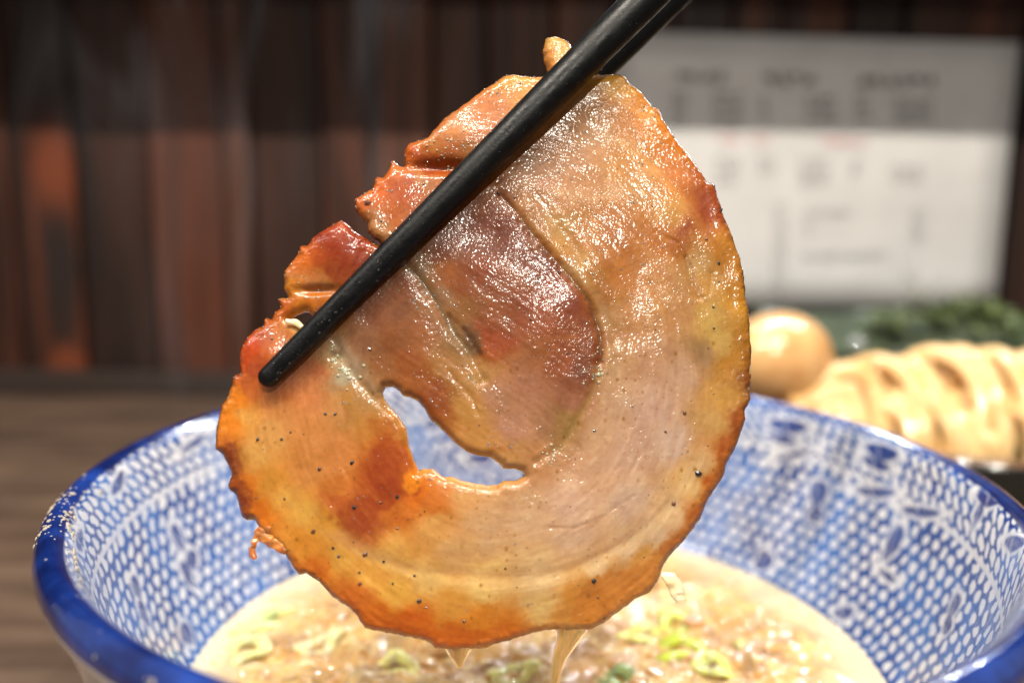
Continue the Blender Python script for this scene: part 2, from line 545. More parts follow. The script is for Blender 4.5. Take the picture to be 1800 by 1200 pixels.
# finer slanted strokes in the band beneath the rim
row2 = g.math('DIVIDE', g.math('SUBTRACT', depth, .0034), .0032)
row2f = g.math('SUBTRACT', g.math('FRACT', row2), .5)
col2 = g.math('ADD', g.math('MULTIPLY', ang, 150 / (2 * pi)), g.math('ADD', g.math('MULTIPLY', row2f, .55), w1))
col2f = g.math('SUBTRACT', g.math('FRACT', col2), .5)
dd2 = g.math('ADD', sq(g.math('DIVIDE', col2f, .33)), sq(g.math('DIVIDE', row2f, .50)))
stroke = g.ramp(dd2, .6, 1.3, 1, 0)
inband = g.ramp(depth, .0142, .0146, 1, 0)
pat = g.math('ADD', g.math('MULTIPLY', stroke, inband), g.math('MULTIPLY', dot, g.math('SUBTRACT', 1, inband)))
# white line under the band, wavering
wl = g.math('ABSOLUTE', g.math('SUBTRACT', g.math('ADD', depth, g.math('MULTIPLY', w2, .0007)), .0145))
line = g.ramp(wl, .0004, .0009, 1, 0)
pat = g.math('MAXIMUM', pat, g.math('MULTIPLY', line, .9))
ms = g.n('ShaderNodeSeparateColor'); g.L(g.attr('motif').outputs['Color'], ms.inputs[0])
pat = g.math('MAXIMUM', pat, ms.outputs[1])
pat = g.math('MULTIPLY', pat, g.math('SUBTRACT', 1, g.math('MULTIPLY', ms.outputs[0], .96)))
ink = g.noise(tc.outputs['Object'], 70, 3, .6)
cobalt = g.mix(g.ramp(ink, .35, .68), lin((18, 60, 134)), lin((48, 102, 178)))
deep = g.mix(g.ramp(ink, .35, .7), lin((14, 36, 108)), lin((34, 66, 142)))
cobalt = g.mix(ms.outputs[0], cobalt, deep)
chalk = g.mix(g.ramp(ink, .35, .75), lin((218, 220, 224)), lin((198, 205, 220)))
c = g.mix(pat, cobalt, chalk)
# rim: a solid cobalt line running over the crest
rimw = g.math('ADD', g.math('MULTIPLY', g.math('SUBTRACT', wobw, .5), .0012), .0026)
rim_in = g.ramp(g.math('SUBTRACT', depth, rimw), -.0003, .0003, 1, 0)
c = g.mix(rim_in, c, g.mix(g.ramp(ink, .3, .75), lin((9, 24, 78)), lin((28, 62, 146))))
out = g.ramp(g.math('SUBTRACT', s, .0058), -.0002, .0002, 0, 1)
c = g.mix(out, c, lin((232, 232, 230)))
g.set(base=c, rough=.16, coat=.7, coatr=.03, spec=.5, normal=g.bump(g.noise(tc.outputs['Object'], 120, 2), .00012))
g.b.inputs['Coat IOR'].default_value = 1.75

# dried broth splashes on the rim (left)
m = Mat('dried_broth'); vv = m.coord('Object')
m.set(base=m.mix(m.noise(vv, 900), lin((190, 182, 166)), lin((140, 128, 112))), rough=.35, coat=.4, sss=.2, ssss=.001)
pts, frs = [], []
def rim_pt(th_, s_):
    k = int(np.argmin(np.abs(s_rim - s_)))
    k2 = min(k + 1, nP - 1)
    t = dense[k2] - dense[k - 1]; t = t / np.linalg.norm(t)
    nrm = np.array([-t[1], t[0]]) * (1 if True else -1)
    er = np.array([cos(th_), sin(th_), 0]); et = np.array([-sin(th_), cos(th_), 0])
    p = er * dense[k, 0] + np.array([0, 0, dense[k, 1]])
    nn = er * nrm[0] + np.array([0, 0, nrm[1]])
    tt = er * t[0] + np.array([0, 0, t[1]])
    return p, nn, tt, et
for k in range(150):
    th_ = random.gauss(pi + .26, .09) if k < 120 else random.uniform(pi, pi * 1.5)
    s_ = random.uniform(-.006, .004) if k < 120 else random.uniform(-.004, .006)
    p, nn, tt, et = rim_pt(th_, s_)
    r = abs(random.gauss(.00012, .00012)) + .00006
    pts.append(p); frs.append(np.array([et * r * random.uniform(.8, 2), tt * r * random.uniform(.8, 1.8), nn * r * .5]))
# crusts trailing down inside and out
for (th0, s0, th1, s1, n_) in [(pi + .36, -.003, pi + .56, -.0075, 30), (pi + .42, .002, pi + .30, -.004, 14), (pi + .50, .012, pi + .62, .030, 40), (pi + .2, .009, pi + .5, .011, 16)]:
    for k in range(n_):
        t = k / n_
        p, nn, tt, et = rim_pt(th0 + (th1 - th0) * t + random.gauss(0, .012), s0 + (s1 - s0) * t + random.gauss(0, .0004))
        r = random.uniform(.0002, .00055)
        pts.append(p); frs.append(np.array([et * r * 1.3, tt * r, nn * r * .55]))
crumb = grains('broth_splashes', pts, frs, m.m, bowl, ICO2, .12)
crumb['kind'] = 'stuff'

# ================================================================== SOUP
m = Mat('broth'); soupm = m
nr, ns = 190, 760
RR = np.concatenate([np.linspace(.0005, .0835, nr)])
thg = np.arange(ns) / ns * 2 * pi
A, B = np.meshgrid(thg, RR, indexing='ij')
X, Y = B * np.cos(A), B * np.sin(A)
edge = sstep(.0835, .070, B)          # 1 in the middle, 0 at the wall
core = sstep(.077 + 0 * B, .062 + 0 * B, B + .006 * fbm(X * 60, Y * 60, 3, 31))
n_l = fbm(X * 70 + .6 * fbm(X * 90, Y * 90, 2, 2), Y * 95, 4, 11)
n_m = fbm(X * 190, Y * 240, 3, 21)
cells = np.abs(fbm(X * 150, Y * 190, 3, 41))
H = core * (.0026 * n_l + .0005 * n_m + .0012 * (1 - sstep(0, .35, cells)) - .0004)
H += .00003 * fbm(X * 900, Y * 900, 2, 51) * (1 - core * .3)
H += .0010 * (1 - edge) ** 3
Vs = np.stack([X, Y, H], -1).reshape(-1, 3)
soup = mesh_obj('ramen_broth', Vs, grid_faces(ns, nr, wrap_u=True), m.m, None, True, loc=(BC[0], BC[1], SOUP_Z))
tag(soup, 'creamy brown pork broth with froth along the wall filling the blue patterned bowl', 'broth')
cream = lin((236, 216, 172)); tan = lin((206, 152, 66)); brown = lin((142, 94, 34)); oil = lin((228, 182, 98)); foam = lin((236, 206, 144))
f1 = sstep(-.35, .45, n_l)[..., None]; f2 = sstep(.0, .35, fbm(X * 110, Y * 160, 4, 61))[..., None]
c = cream * (1 - core[..., None]) + core[..., None] * (tan * (1 - f1) + oil * f1)
c = c * (1 - .62 * f2 * core[..., None]) + brown * .62 * f2 * core[..., None]
f3 = sstep(.1, .55, fbm(X * 160, Y * 200, 3, 71))[..., None] * core[..., None]
c = c * (1 - .75 * f3) + foam * .75 * f3
set_col(soup, 'Col', c.reshape(-1, 3))
vv = m.coord('Object')
fr = m.noise(vv, 1400, 3, .6)
m.set(base=m.mix(m.ramp(fr, .4, .7, 0, .25), m.attr('Col').outputs['Color'], lin((250, 240, 214))), rough=.3, spec=.5, coat=1.0, coatr=.05,
      sss=.35, ssss=.0025, sssr=(1, .6, .3), normal=m.bump(fr, .00015))
m.b.inputs['Coat IOR'].default_value = 1.8

def soup_h(x, y):
    r = hypot(x, y)
    i = int((math.atan2(y, x) % (2 * pi)) / (2 * pi) * ns) % ns
    j = min(nr - 1, max(0, int((r - .0005) / (.083) * (nr - 1))))
    return H[i, j]

# fat pearls and bubbles floating on the broth
m = Mat('fat_pearls'); m.b.inputs['Coat IOR'].default_value = 2.2; m.set(base=lin((244, 210, 140)), rough=.05, spec=.9, coat=1, coatr=.02, sss=.3, ssss=.001)
pts, frs = [], []
for k in range(1100):
    r, t = .076 * math.sqrt(random.random()), random.uniform(0, 2 * pi)
    x, y = r * cos(t), r * sin(t)
    if fbm(np.array(x * 120), np.array(y * 120), 2, 81) < -.05: continue
    q = random.uniform(.0003, .0010) * (1 if random.random() < .85 else 2.0)
    pts.append(np.array([x, y, soup_h(x, y) - q * .1]))
    frs.append(np.diag([q, q, q * .6]))
o = grains('broth_bubbles', pts, frs, m.m, soup, ICO2)
o['kind'] = 'stuff'
# soft minced morsels just breaking the surface
m = Mat('minced_fat'); vv = m.coord('Object')
m.b.inputs['Coat IOR'].default_value = 2.2
m.set(base=m.mix(m.ramp(m.noise(vv, 160, 3), .35, .65), lin((232, 190, 118)), lin((200, 140, 66))), rough=.2, coat=1.0, coatr=.05, sss=.5, ssss=.002, sssr=(1, .6, .3), normal=m.bump(m.noise(vv, 700, 2), .0002))
pts, frs = [], []
for k in range(46):
    r, t = .062 * math.sqrt(random.random()), random.uniform(0, 2 * pi)
    x, y = r * cos(t), r * sin(t)
    a, b, cz = random.uniform(.0030, .0075), random.uniform(.0022, .0045), random.uniform(.0009, .0018)
    an = random.uniform(0, pi)
    ex = np.array([cos(an), sin(an), random.uniform(-.2, .2)]); ey = np.array([-sin(an), cos(an), 0])
    pts.append(np.array([x, y, soup_h(x, y) - .0003])); frs.append(np.array([ex * a, ey * b, np.array([0, 0, cz])]))
o = grains('soup_morsels', pts, frs, m.m, soup, ICO2, .20)
sb = o.modifiers.new('soft', 'SUBSURF'); sb.levels = 1; sb.render_levels = 1
o['kind'] = 'stuff'

# scallion slices in the broth
def scallion(px, py, rx, ry, yaw, tint, label):
    q = atz(px, py, SOUP_Z + .002)
    m = Mat('scallion'); vv = m.coord('Object')
    base = m.mix(m.ramp(m.noise(vv, 500, 2), .35, .65), lin([tint[0] * .97, tint[1] * .92, tint[2] * 1.1]), lin([min(255, t * 1.05 + 14) for t in tint]))
    m.set(base=base, rough=.2, coat=.6, coatr=.06, sss=.3, ssss=.0015, sssr=(.6, 1, .3))
    n, k = 40, 10
    V = []
    th0, span = 0, 2 * pi
    for i in range(n):
        t = 2 * pi * i / n
        wob_ = 1 + .12 * sin(3 * t + px) + .07 * sin(5 * t + py)
        for j in range(k):
            s_ = 2 * pi * j / k
            rr_ = .0017 * cos(s_)
            V.append(((rx * .72 + rr_) * wob_ * cos(t), (ry * .8 + rr_) * wob_ * sin(t), .0008 * sin(s_) + .0010 * sin(2 * t + py)))
    o = mesh_obj('scallion_ring', np.array(V), grid_faces(n, k, True, True), m.m, None, True, loc=(q[0], q[1], SOUP_Z + .0001))
    o.rotation_euler = (random.uniform(.1, .35), random.uniform(-.3, .3), yaw)
    tag(o, label, 'scallion', 'scallion pieces floating in the broth')
scallion(1190, 1130, .0075, .0032, .0, (190, 205, 60), 'bright yellow green scallion ring in the broth below the pork slice edge')
scallion(1195, 1085, .0058, .0036, .4, (205, 215, 95), 'pale green scallion ring behind the yellow green one, right of the pork slice')
scallion(1085, 1180, .0045, .0030, -.5, (140, 160, 90), 'dull dark green scallion ring at the bottom edge between the drips')
scallion(470, 1080, .0100, .0024, .75, (196, 214, 130), 'thin pale green scallion ring near the froth on the left')
scallion(430, 1130, .0060, .0035, .5, (208, 214, 140), 'whitish green scallion ring in the froth near the bowl wall on the left')
scallion(1130, 1105, .0060, .0028, .2, (216, 216, 118), 'pale yellow scallion slice between the right drip and the bright ring')
scallion(1260, 1160, .0052, .0030, -.3, (206, 214, 110), 'small lime scallion ring right of the bright yellow green one')
scallion(900, 1170, .0060, .0026, .3, (212, 206, 116), 'yellowish scallion ring between the two drips under the slice')
scallion(1330, 1120, .0050, .0024, .1, (190, 186, 110), 'dull olive scallion slice on the right side of the broth')
scallion(560, 1120, .0060, .0026, .6, (220, 216, 150), 'cream coloured scallion slice under the lower left edge of the pork')
scallion(700, 1160, .0060, .0030, -.2, (214, 210, 120), 'yellowish scallion ring directly below the pork slice, left of the pointed drip')

# ================================================================== PORK SLICE
OUT = [(405,677),(406,662),(414,656),(420,657),(419,630),(422,610),(432,592),(447,577),(460,570),(461,559),(467,556),(475,559),(480,545),(489,540),(487,532),(484,522),(495,520),(504,522),(497,510),(496,487),(497,475),(510,457),(522,447),(526,432),(532,430),(540,431),(550,417),(570,405),(590,392),(601,387),(609,392),(622,405),(640,417),(660,429),(676,438),(690,447),(684,437),(675,433),(657,422),(647,410),(646,395),(635,382),(624,370),(622,350),(637,342),(654,332),(660,312),(672,312),(682,297),(685,282),(692,280),(702,289),(711,291),(710,270),(712,260),(720,250),(740,245),(752,241),(760,230),(780,207),(800,190),(820,175),(850,152),(872,140),(885,130),(900,126),(920,129),(940,132),(955,131),(962,126),(964,120),(957,102),(954,87),(960,65),(975,60),(990,64),(1002,72),(1011,86),(1010,106),(1020,124),(1045,130),(1077,127),(1090,127),(1102,134),(1110,145),(1127,157),(1140,172),(1150,185),(1162,189),(1167,207),(1180,227),(1200,252),(1215,270),(1232,295),(1246,317),(1260,321),(1262,335),(1269,352),(1272,367),(1280,390),(1292,417),(1305,450),(1311,485),(1315,522),(1321,552),(1322,585),(1324,612),(1321,650),(1324,662),(1320,682),(1321,702),(1312,720),(1312,737),(1307,755),(1298,780),(1289,800),(1280,818),(1274,837),(1264,855),(1250,874),(1242,890),(1235,910),(1222,930),(1205,952),(1185,972),(1170,992),(1162,1018),(1145,1042),(1120,1055),(1090,1077),(1065,1095),(1040,1108),(1000,1111),(960,1109),(930,1116),(885,1130),(845,1142),(800,1145),(765,1141),(747,1127),(710,1120),(660,1110),(640,1105),(625,1082),(610,1067),(582,1050),(560,1025),(535,1010),(522,1012),(507,987),(495,967),(477,950),(462,940),(452,928),(445,915),(430,916),(422,908),(415,885),(411,870),(400,860),(399,851),(405,837),(400,820),(390,800),(376,791),(376,765),(382,727),(387,712),(397,697),(402,684)]
HOLE = [(673,691),(679,681),(691,680),(701,687),(708,696),(720,699),(736,707),(747,720),(757,739),(776,755),(800,779),(819,793),(837,800),(861,804),(875,813),(885,824),(904,824),(917,828),(921,836),(907,844),(885,844),(875,851),(859,852),(837,849),(811,844),(792,837),(781,839),(771,831),(761,823),(752,824),(744,823),(737,828),(731,813),(720,784),(715,752),(701,731),(685,715),(675,699)]
HOLE2 = [(508,561),(520,553),(533,548),(542,548),(551,557),(561,559),(575,552),(580,560),(560,574),(541,581),(531,571),(520,566)]
# plane the slice lies in
P0 = CAM + ray(850, 620) * (.150 / F)
NRM = np.array([0.03, -.955, .29]); NRM = NRM / np.linalg.norm(NRM)

def slice_pt(px, py, h=0.0):
    """photo-plane coordinates of the slice -> world, h metres proud of its middle plane"""
    px = np.asarray(px, float); py = np.asarray(py, float)
    d = _f * F + _x * (px - 900)[..., None] + _u * (600 - py)[..., None]
    t = ((P0 - CAM) @ NRM) / (d @ NRM)
    # the pushed-out point slides along the normal
    return CAM + d * t[..., None] + NRM * np.asarray(h)[..., None]

def seg_dist(U, W, poly, closed=True):
    P = np.array(poly, float); Q = np.roll(P, -1, 0) if closed else P[1:]
    P = P if closed else P[:-1]
    d = np.full(U.shape, 1e9)
    for (ax, ay), (bx, by) in zip(P, Q):
        L2 = (bx - ax) ** 2 + (by - ay) ** 2 + 1e-9
        t = np.clip(((U - ax) * (bx - ax) + (W - ay) * (by - ay)) / L2, 0, 1)
        d = np.minimum(d, (U - ax - t * (bx - ax)) ** 2 + (W - ay - t * (by - ay)) ** 2)
    return np.sqrt(d)

def inside_poly(U, W, poly):
    P = np.array(poly, float); Q = np.roll(P, -1, 0)
    r = np.zeros(U.shape, bool)
    for (ax, ay), (bx, by) in zip(P, Q):
        if ay == by: continue
        c_ = ((ay > W) != (by > W)) & (U < (bx - ax) * (W - ay) / (by - ay) + ax)
        r ^= c_
    return r

STEP = 2.2
gu = np.arange(366, 1336, STEP); gw = np.arange(50, 1156, STEP)
U, W = np.meshgrid(gu, gw, indexing='ij')
def sdf(poly):
    d = seg_dist(U, W, poly)
    return np.where(inside_poly(U, W, poly), d, -d)
sd_out, sd_h, sd_h2 = sdf(OUT), sdf(HOLE), sdf(HOLE2)
ragged = 1.1 * fbm(U / 8, W / 8, 2, 1) + 1.3 * fbm(U / 22, W / 22, 2, 2)
SD = np.minimum(np.minimum(sd_out + ragged, -sd_h + .5 * ragged), -sd_h2 + .4 * ragged)
gx, gy = np.gradient(SD, STEP)
gn = np.sqrt(gx ** 2 + gy ** 2) + 1e-6
ins = SD > 0
cell = ins[:-1, :-1] | ins[1:, :-1] | ins[1:, 1:] | ins[:-1, 1:]
used = np.zeros_like(ins)
used[:-1, :-1] |= cell; used[1:, :-1] |= cell; used[1:, 1:] |= cell; used[:-1, 1:] |= cell
mv = used & ~ins
UU, WW = U.copy(), W.copy()
shift = np.clip(-SD, 0, STEP * 1.6) + .25
UU[mv] += (gx / gn * shift)[mv]; WW[mv] += (gy / gn * shift)[mv]
Ds = np.maximum(SD, 0.0)
index = -np.ones(U.shape, int); index[used] = np.arange(used.sum())
I, J = np.nonzero(cell)
FQ = np.stack([index[I, J], index[I + 1, J], index[I + 1, J + 1], index[I, J + 1]], -1)
u_, w_, ds = UU[used], WW[used], Ds[used]
border = mv[used]
sdo = np.maximum(sd_out[used], 0); sdh = np.maximum(-sd_h[used], 0)

# ---- relief
def seam(pts, width, depth, side=0.0):
    d = seg_dist(u_, w_, pts, closed=False)
    d = d + 2.0 * fbm(u_ / 9, w_ / 9, 2, 77)
    return .38 * depth * np.exp(-(d / width) ** 2)
cx, cy = 870, 660
rad = np.hypot(u_ - cx, (w_ - cy) * .92); phi = np.arctan2(w_ - cy, u_ - cx)
hgt = .0005 * fbm(u_ / 160, w_ / 160, 2, 101) + .00028 * fbm(u_ / 70, w_ / 70, 2, 102)
fib = fbm(rad / 7, phi * 9, 3, 103)               # fibres run round the roll
fib2 = fbm((u_ + .55 * w_) / 60, (w_ - .7 * u_) / 8, 3, 104)
lean_d = seg_dist(u_, w_, [(900,350),(930,420),(985,480),(1030,530),(1052,590),(1050,640),(1035,685),(1000,740),(960,790),(925,815)], closed=False)
ringmask = sstep(150, 260, rad)
hgt += .00004 * fib * ringmask + .00003 * fib2 * (1 - ringmask)
hgt += .00003 * fbm(u_ / 5, w_ / 5, 3, 105)
hgt -= seam([(880,350),(905,375),(930,410),(960,445),(1000,490),(1035,535),(1053,590),(1052,640)], 7, .0011)
hgt -= seam([(1052,640),(1040,690),(1010,745),(985,785),(940,812)], 7, .0006)
hgt -= seam([(715,470),(745,500),(775,545),(800,590),(825,620),(850,670)], 9, .0011)
hgt -= seam([(790,560),(830,600),(850,640)], 6, .0006)
hgt -= seam([(590,600),(612,640),(635,675),(660,700),(690,720)], 8, .0008)
hgt -= seam([(940,350),(985,410),(1030,470),(1055,530),(1078,600)], 12, .0006)
hgt -= seam([(1150,410),(1190,430),(1215,480),(1228,525)], 4, .0004)
hgt -= seam([(1205,455),(1212,500),(1225,527),(1245,520),(1250,480)], 3, .0003)
hgt -= seam([(560,910),(640,970),(740,1000),(850,1010),(950,1010),(1040,985),(1110,945),(1180,890)], 14, .0005)
hgt += seam([(530,850),(600,930),(700,985),(800,1030),(950,1035),(1060,1000),(1150,930)], 26, .0006)
hgt -= seam([(1140,500),(1180,560),(1190,640),(1180,720)], 8, .0003)
hgt -= seam([(960,925),(1010,925),(1060,905),(1110,870)], 3, .00022)
hgt -= seam([(790,655),(830,700),(842,730)], 5, .0004)
# the folded flaps on the upper left curl up towards us
hgt += .0016 * np.exp(-((u_ - 590) ** 2 + (w_ - 440) ** 2) / 60 ** 2)
hgt += .0012 * np.exp(-((u_ - 460) ** 2 + (w_ - 620) ** 2) / 45 ** 2)
hgt -= .0016 * np.exp(-(((u_ - 775) / 55) ** 2 + ((w_ - 297) / 12) ** 2))
hgt += .0012 * np.exp(-((u_ - 800) ** 2 / 60 ** 2 + (w_ - 240) ** 2 / 40 ** 2))
hgt -= .0010 * np.exp(-(((u_ - 560) / 40) ** 2 + ((w_ - 512) / 8) ** 2))
hgt += .0005 * np.exp(-((u_ - 940) ** 2 / 90 ** 2 + (w_ - 600) ** 2 / 110 ** 2))     # plump lean heart
hgt += .0005 * np.exp(-((u_ - 720) ** 2 / 50 ** 2 + (w_ - 600) ** 2 / 90 ** 2))
hgt += -.0014 * sstep(200, 480, rad) * (np.sin(phi) > -2)                              # slightly domed
# ragged crackling at the skin
skin = sstep(34, 0, sdo)
hgt += skin * (.00022 * fbm(u_ / 9, w_ / 9, 3, 106) + .00010 * fbm(u_ / 3.6, w_ / 3.6, 2, 107))
# gelatin pit between the layers
hgt -= .0007 * np.exp(-(((u_ - 592) / 9) ** 2 + ((w_ - 628) / 8) ** 2))
TH_ = .0040
rnd = 17.0
ed = np.clip(1 - ds / rnd, 0, 1)
prof = 1 - np.sqrt(np.clip(1 - ed ** 2, 0, 1))
half = TH_ / 2
hf = hgt + half * (1 - prof) + 0.0
hb = hgt * .6 - half * (1 - prof)
hm = hgt * .8
hf = np.where(border, hm, np.maximum(hf, hm)); hb = np.where(border, hm, np.minimum(hb, hm))
Vf, Vb = slice_pt(u_, w_, hf), slice_pt(u_, w_, hb)
nf = len(Vf)
mapb = np.where(border, np.arange(nf), nf + np.cumsum(~border) - 1)
FB = mapb[FQ][:, ::-1]
allV = np.concatenate([Vf, Vb[~border]])
sl_loc = slice_pt(850, 1130)
faces = np.concatenate([FQ, FB])
# orient the front towards the camera
a_, b_, c_ = allV[FQ[1000, 0]], allV[FQ[1000, 1]], allV[FQ[1000, 2]]
if np.dot(np.cross(b_ - a_, c_ - a_), NRM) < 0: faces = faces[:, ::-1]

# ---- colour of the meat, regional shade worked in (browned skin, fat, lean, fond)
CP = """900,145,245,190,110;850,190,238,172,108;800,230,228,170,108;930,180,242,182,105;880,230,226,165,115;760,260,218,155,90;725,270,222,120,30;760,290,196,98,32;800,290,196,105,45;830,270,208,150,95
700,300,228,135,45;665,345,224,122,28;700,340,196,100,55;640,360,208,110,50;720,330,195,98,58;740,320,200,140,95;690,380,208,122,62;650,395,182,125,95;670,412,195,145,105;975,75,225,175,105;990,95,222,180,120;962,100,220,150,80
600,397,228,110,25;585,415,180,70,20;578,425,160,52,18;620,440,152,50,18;560,450,194,90,30;530,460,220,125,45;520,480,215,135,75;515,500,226,160,60;560,500,208,140,90;590,480,170,75,35;550,530,210,130,30;500,545,202,105,18;480,560,205,110,25;640,430,190,80,30;570,545,205,120,30
440,610,206,85,25;470,590,188,90,35;500,590,200,120,60;430,640,200,82,30;450,650,192,92,60;520,570,240,200,130;440,680,200,110,60
420,700,228,148,38;400,740,228,148,42;390,780,208,125,45;402,805,158,84,38;440,730,222,172,98;480,760,212,165,105;450,800,208,160,95;550,700,208,140,95;500,720,206,145,95;560,760,212,150,95;600,800,210,142,88;540,820,206,140,84;480,850,208,145,66;430,850,208,120,40;413,885,150,58,26;450,900,218,125,28;500,870,228,175,95;540,900,228,178,95;580,920,218,158,72
520,660,200,125,90;600,720,206,150,95;560,650,196,120,85;500,690,198,120,75
600,860,204,125,62;660,740,208,148,78;690,790,194,105,42;700,750,208,148,78;665,840,174,78,30;690,865,172,72,26;720,845,226,148,35;640,900,176,82,34;600,880,192,98,46;630,930,172,76,34;700,900,196,110,44;740,870,210,115,30;780,840,228,158,98;760,880,210,125,56;820,870,224,176,124;680,820,186,92,32
540,960,218,148,60;600,980,220,164,82;560,1000,208,112,30;650,1010,226,168,86;700,970,218,168,98;620,1050,200,102,28;700,1040,224,172,86;660,1080,204,106,22;750,1010,230,188,122;800,960,218,174,124;850,920,218,178,138;760,920,210,160,100;850,1030,234,194,128;950,1010,230,192,142;800,1070,220,160,78;850,1090,214,134,46;720,1090,204,100,24;800,1112,200,104,30;900,1105,206,118,36;950,1060,230,188,122;1000,1090,210,142,66;1050,1060,208,132,50;1100,1020,208,136,56;1150,1000,208,132,50;1050,1000,226,188,138;1100,960,226,188,142;1000,940,218,178,142;1000,880,222,182,148;930,900,218,178,138;1100,880,218,182,148
1045,1025,212,142,62;1010,1050,212,142,62;1075,1012,218,160,90;1130,985,210,150,70
1200,955,186,98,40;1230,905,190,92,30;1250,850,194,92,22;1280,790,182,84,22;1298,745,176,82,30;1215,850,224,178,112;1180,900,228,186,132;1150,940,228,190,142;1235,810,218,172,112;1258,740,218,172,102;1270,700,218,168,88;1287,640,208,142,48;1312,662,166,92,35;1308,600,196,128,38;1300,520,218,158,52;1290,460,218,158,58;1262,430,222,162,68;1240,500,228,182,118;1220,460,222,188,146;1240,560,224,186,118;1262,600,224,186,118;1200,550,210,162,118;1200,650,214,174,140;1150,620,210,166,130;1230,622,186,142,112;1150,720,214,174,140;1180,780,218,182,148;1100,800,212,170,134;1050,850,218,174,134;1080,700,214,174,134;1120,560,210,162,114;1100,480,210,150,92;1150,480,218,168,122
1075,620,222,185,140;1065,560,205,165,115;1068,660,225,190,150;1050,760,220,178,135;1190,500,215,170,125
1050,520,200,135,72;1080,430,194,122,52;1150,420,204,134,66;1190,430,194,118,46;1180,380,218,172,102;1230,385,186,90,22;1252,350,172,76,18;1200,310,210,130,40;1230,300,194,105,26;1150,230,228,158,56;1180,262,224,148,46;1090,150,246,192,70;1130,190,232,168,76;1060,200,204,145,86;1100,250,206,144,82;1050,250,206,160,120;1020,280,202,152,114;1100,300,208,154,94;1050,330,208,160,120;1120,340,210,164,108;1000,350,208,160,118;950,310,190,142,112;980,400,210,174,120;940,380,192,144,104;980,430,216,174,104;1020,470,214,174,110;1040,500,200,150,80;1075,390,195,125,60;1030,400,200,140,80;1020,220,205,155,110;1070,340,218,178,140
880,400,150,74,48;830,430,160,82,48;780,450,165,88,48;900,430,162,78,44;950,470,160,70,34;850,480,186,98,44;900,500,190,112,68;970,500,176,82,44;1000,540,170,84,48;1030,570,166,90,54;1040,620,158,82,50;950,560,190,108,68;880,560,190,118,74;820,540,190,134,84;870,610,190,96,38;930,620,190,122,82;990,640,178,100,68;1020,660,152,82,60;930,680,196,136,110;880,700,196,140,110;900,750,202,150,122;960,740,188,132,102;1000,700,174,108,86;990,740,180,132,82;840,660,210,164,104;820,720,210,158,88;850,770,214,158,88;900,800,210,158,98;940,800,208,152,102;790,490,196,120,60;820,500,186,105,50;920,540,182,98,55;860,590,188,92,34
660,560,168,98,70;700,540,166,98,70;720,500,166,96,68;640,600,176,118,90;700,600,184,112,66;740,580,190,116,68;760,540,190,134,94;680,640,186,116,68;740,660,186,105,48;780,640,196,140,90;760,700,178,92,42;800,600,178,130,94;822,600,150,100,76;740,482,178,144,122;780,522,184,142,114;720,640,188,104,48;770,730,190,110,50
592,632,208,190,160;612,662,200,190,170;640,690,206,170,122;620,705,200,150,82;578,640,196,150,105;630,700,208,160,105;660,705,208,165,110""".replace('\n', ';')
cps = np.array([[float(q) for q in t.split(',')] for t in CP.split(';') if t.strip()])
wu = u_ + 9 * fbm(u_ / 26, w_ / 26, 3, 201) + 3 * fbm(u_ / 7, w_ / 7, 2, 203); wv_ = w_ + 9 * fbm(u_ / 26, w_ / 26, 3, 202) + 3 * fbm(u_ / 7, w_ / 7, 2, 204)
acc = np.zeros((len(u_), 3)); wt = np.zeros(len(u_))
for (a, b, r_, g_, b2) in cps:
    d2 = (wu - a) ** 2 + (wv_ - b) ** 2 + 60.0
    k = d2 ** -2.0
    acc += k[:, None] * np.array([r_, g_, b2]); wt += k
srgb = acc / wt[:, None]
def patch(poly, col, amt, soft=6.0, nz=6.0, sc=14.0, seed=300):
    global srgb
    d = seg_dist(wu, wv_, poly); d = np.where(inside_poly(wu, wv_, poly), d, -d) + nz * fbm(u_ / sc, w_ / sc, 3, seed)
    k = (amt * sstep(-soft, soft, d))[:, None]
    srgb = srgb * (1 - k) + np.array(col) * k
def stroke_(pts, col, amt, width, seed=400, nz=2.0):
    global srgb
    d = seg_dist(u_, w_, pts, closed=False) + nz * fbm(u_ / 10, w_ / 10, 2, seed)
    k = (amt * np.exp(-(np.maximum(d, 0) / width) ** 2))[:, None]
    srgb = srgb * (1 - k) + np.array(col) * k
# browned skin running along the lower right, caramel islands, fond stains
patch([(1330,690),(1300,720),(1282,760),(1262,810),(1240,860),(1210,910),(1180,945),(1150,975),(1190,975),(1240,915),(1290,830),(1320,760)], (190, 104, 40), .85, 5, 4, 12, 301)
patch([(1015,1040),(1035,1018),(1070,1005),(1110,992),(1150,975),(1172,985),(1160,1022),(1120,1055),(1060,1095),(1030,1105),(1003,1095),(1002,1065)], (206, 126, 48), .8, 4, 3, 9, 302)
patch([(1180,425),(1200,400),(1215,380),(1235,345),(1262,335),(1275,370),(1270,390),(1240,395),(1215,400)], (176, 80, 18), .75, 7, 8, 14, 303)
patch([(1060,360),(1130,350),(1150,390),(1190,415),(1195,440),(1150,450),(1100,500),(1040,520),(1030,470),(1050,420)], (196, 122, 54), .45, 14, 16, 22, 304)
patch([(655,800),(680,775),(715,790),(735,830),(735,865),(690,880),(660,910),(640,955),(600,930),(585,900),(630,885),(655,860)], (168, 70, 26), .7, 8, 10, 18, 305)
patch([(708,830),(732,820),(740,850),(722,868),(706,855)], (230, 150, 34), .9, 5, 3, 8, 306)
patch([(650,735),(690,740),(700,760),(690,800),(665,800)], (186, 92, 34), .5, 9, 9, 12, 307)
patch([(385,780),(415,770),(425,815),(440,880),(450,915),(425,915),(405,870),(395,820)], (146, 62, 30), .7, 7, 8, 12, 308)
patch([(505,975),(560,1020),(640,1090),(660,1112),(600,1085),(530,1015)], (196, 100, 26), .8, 8, 6, 12, 309)
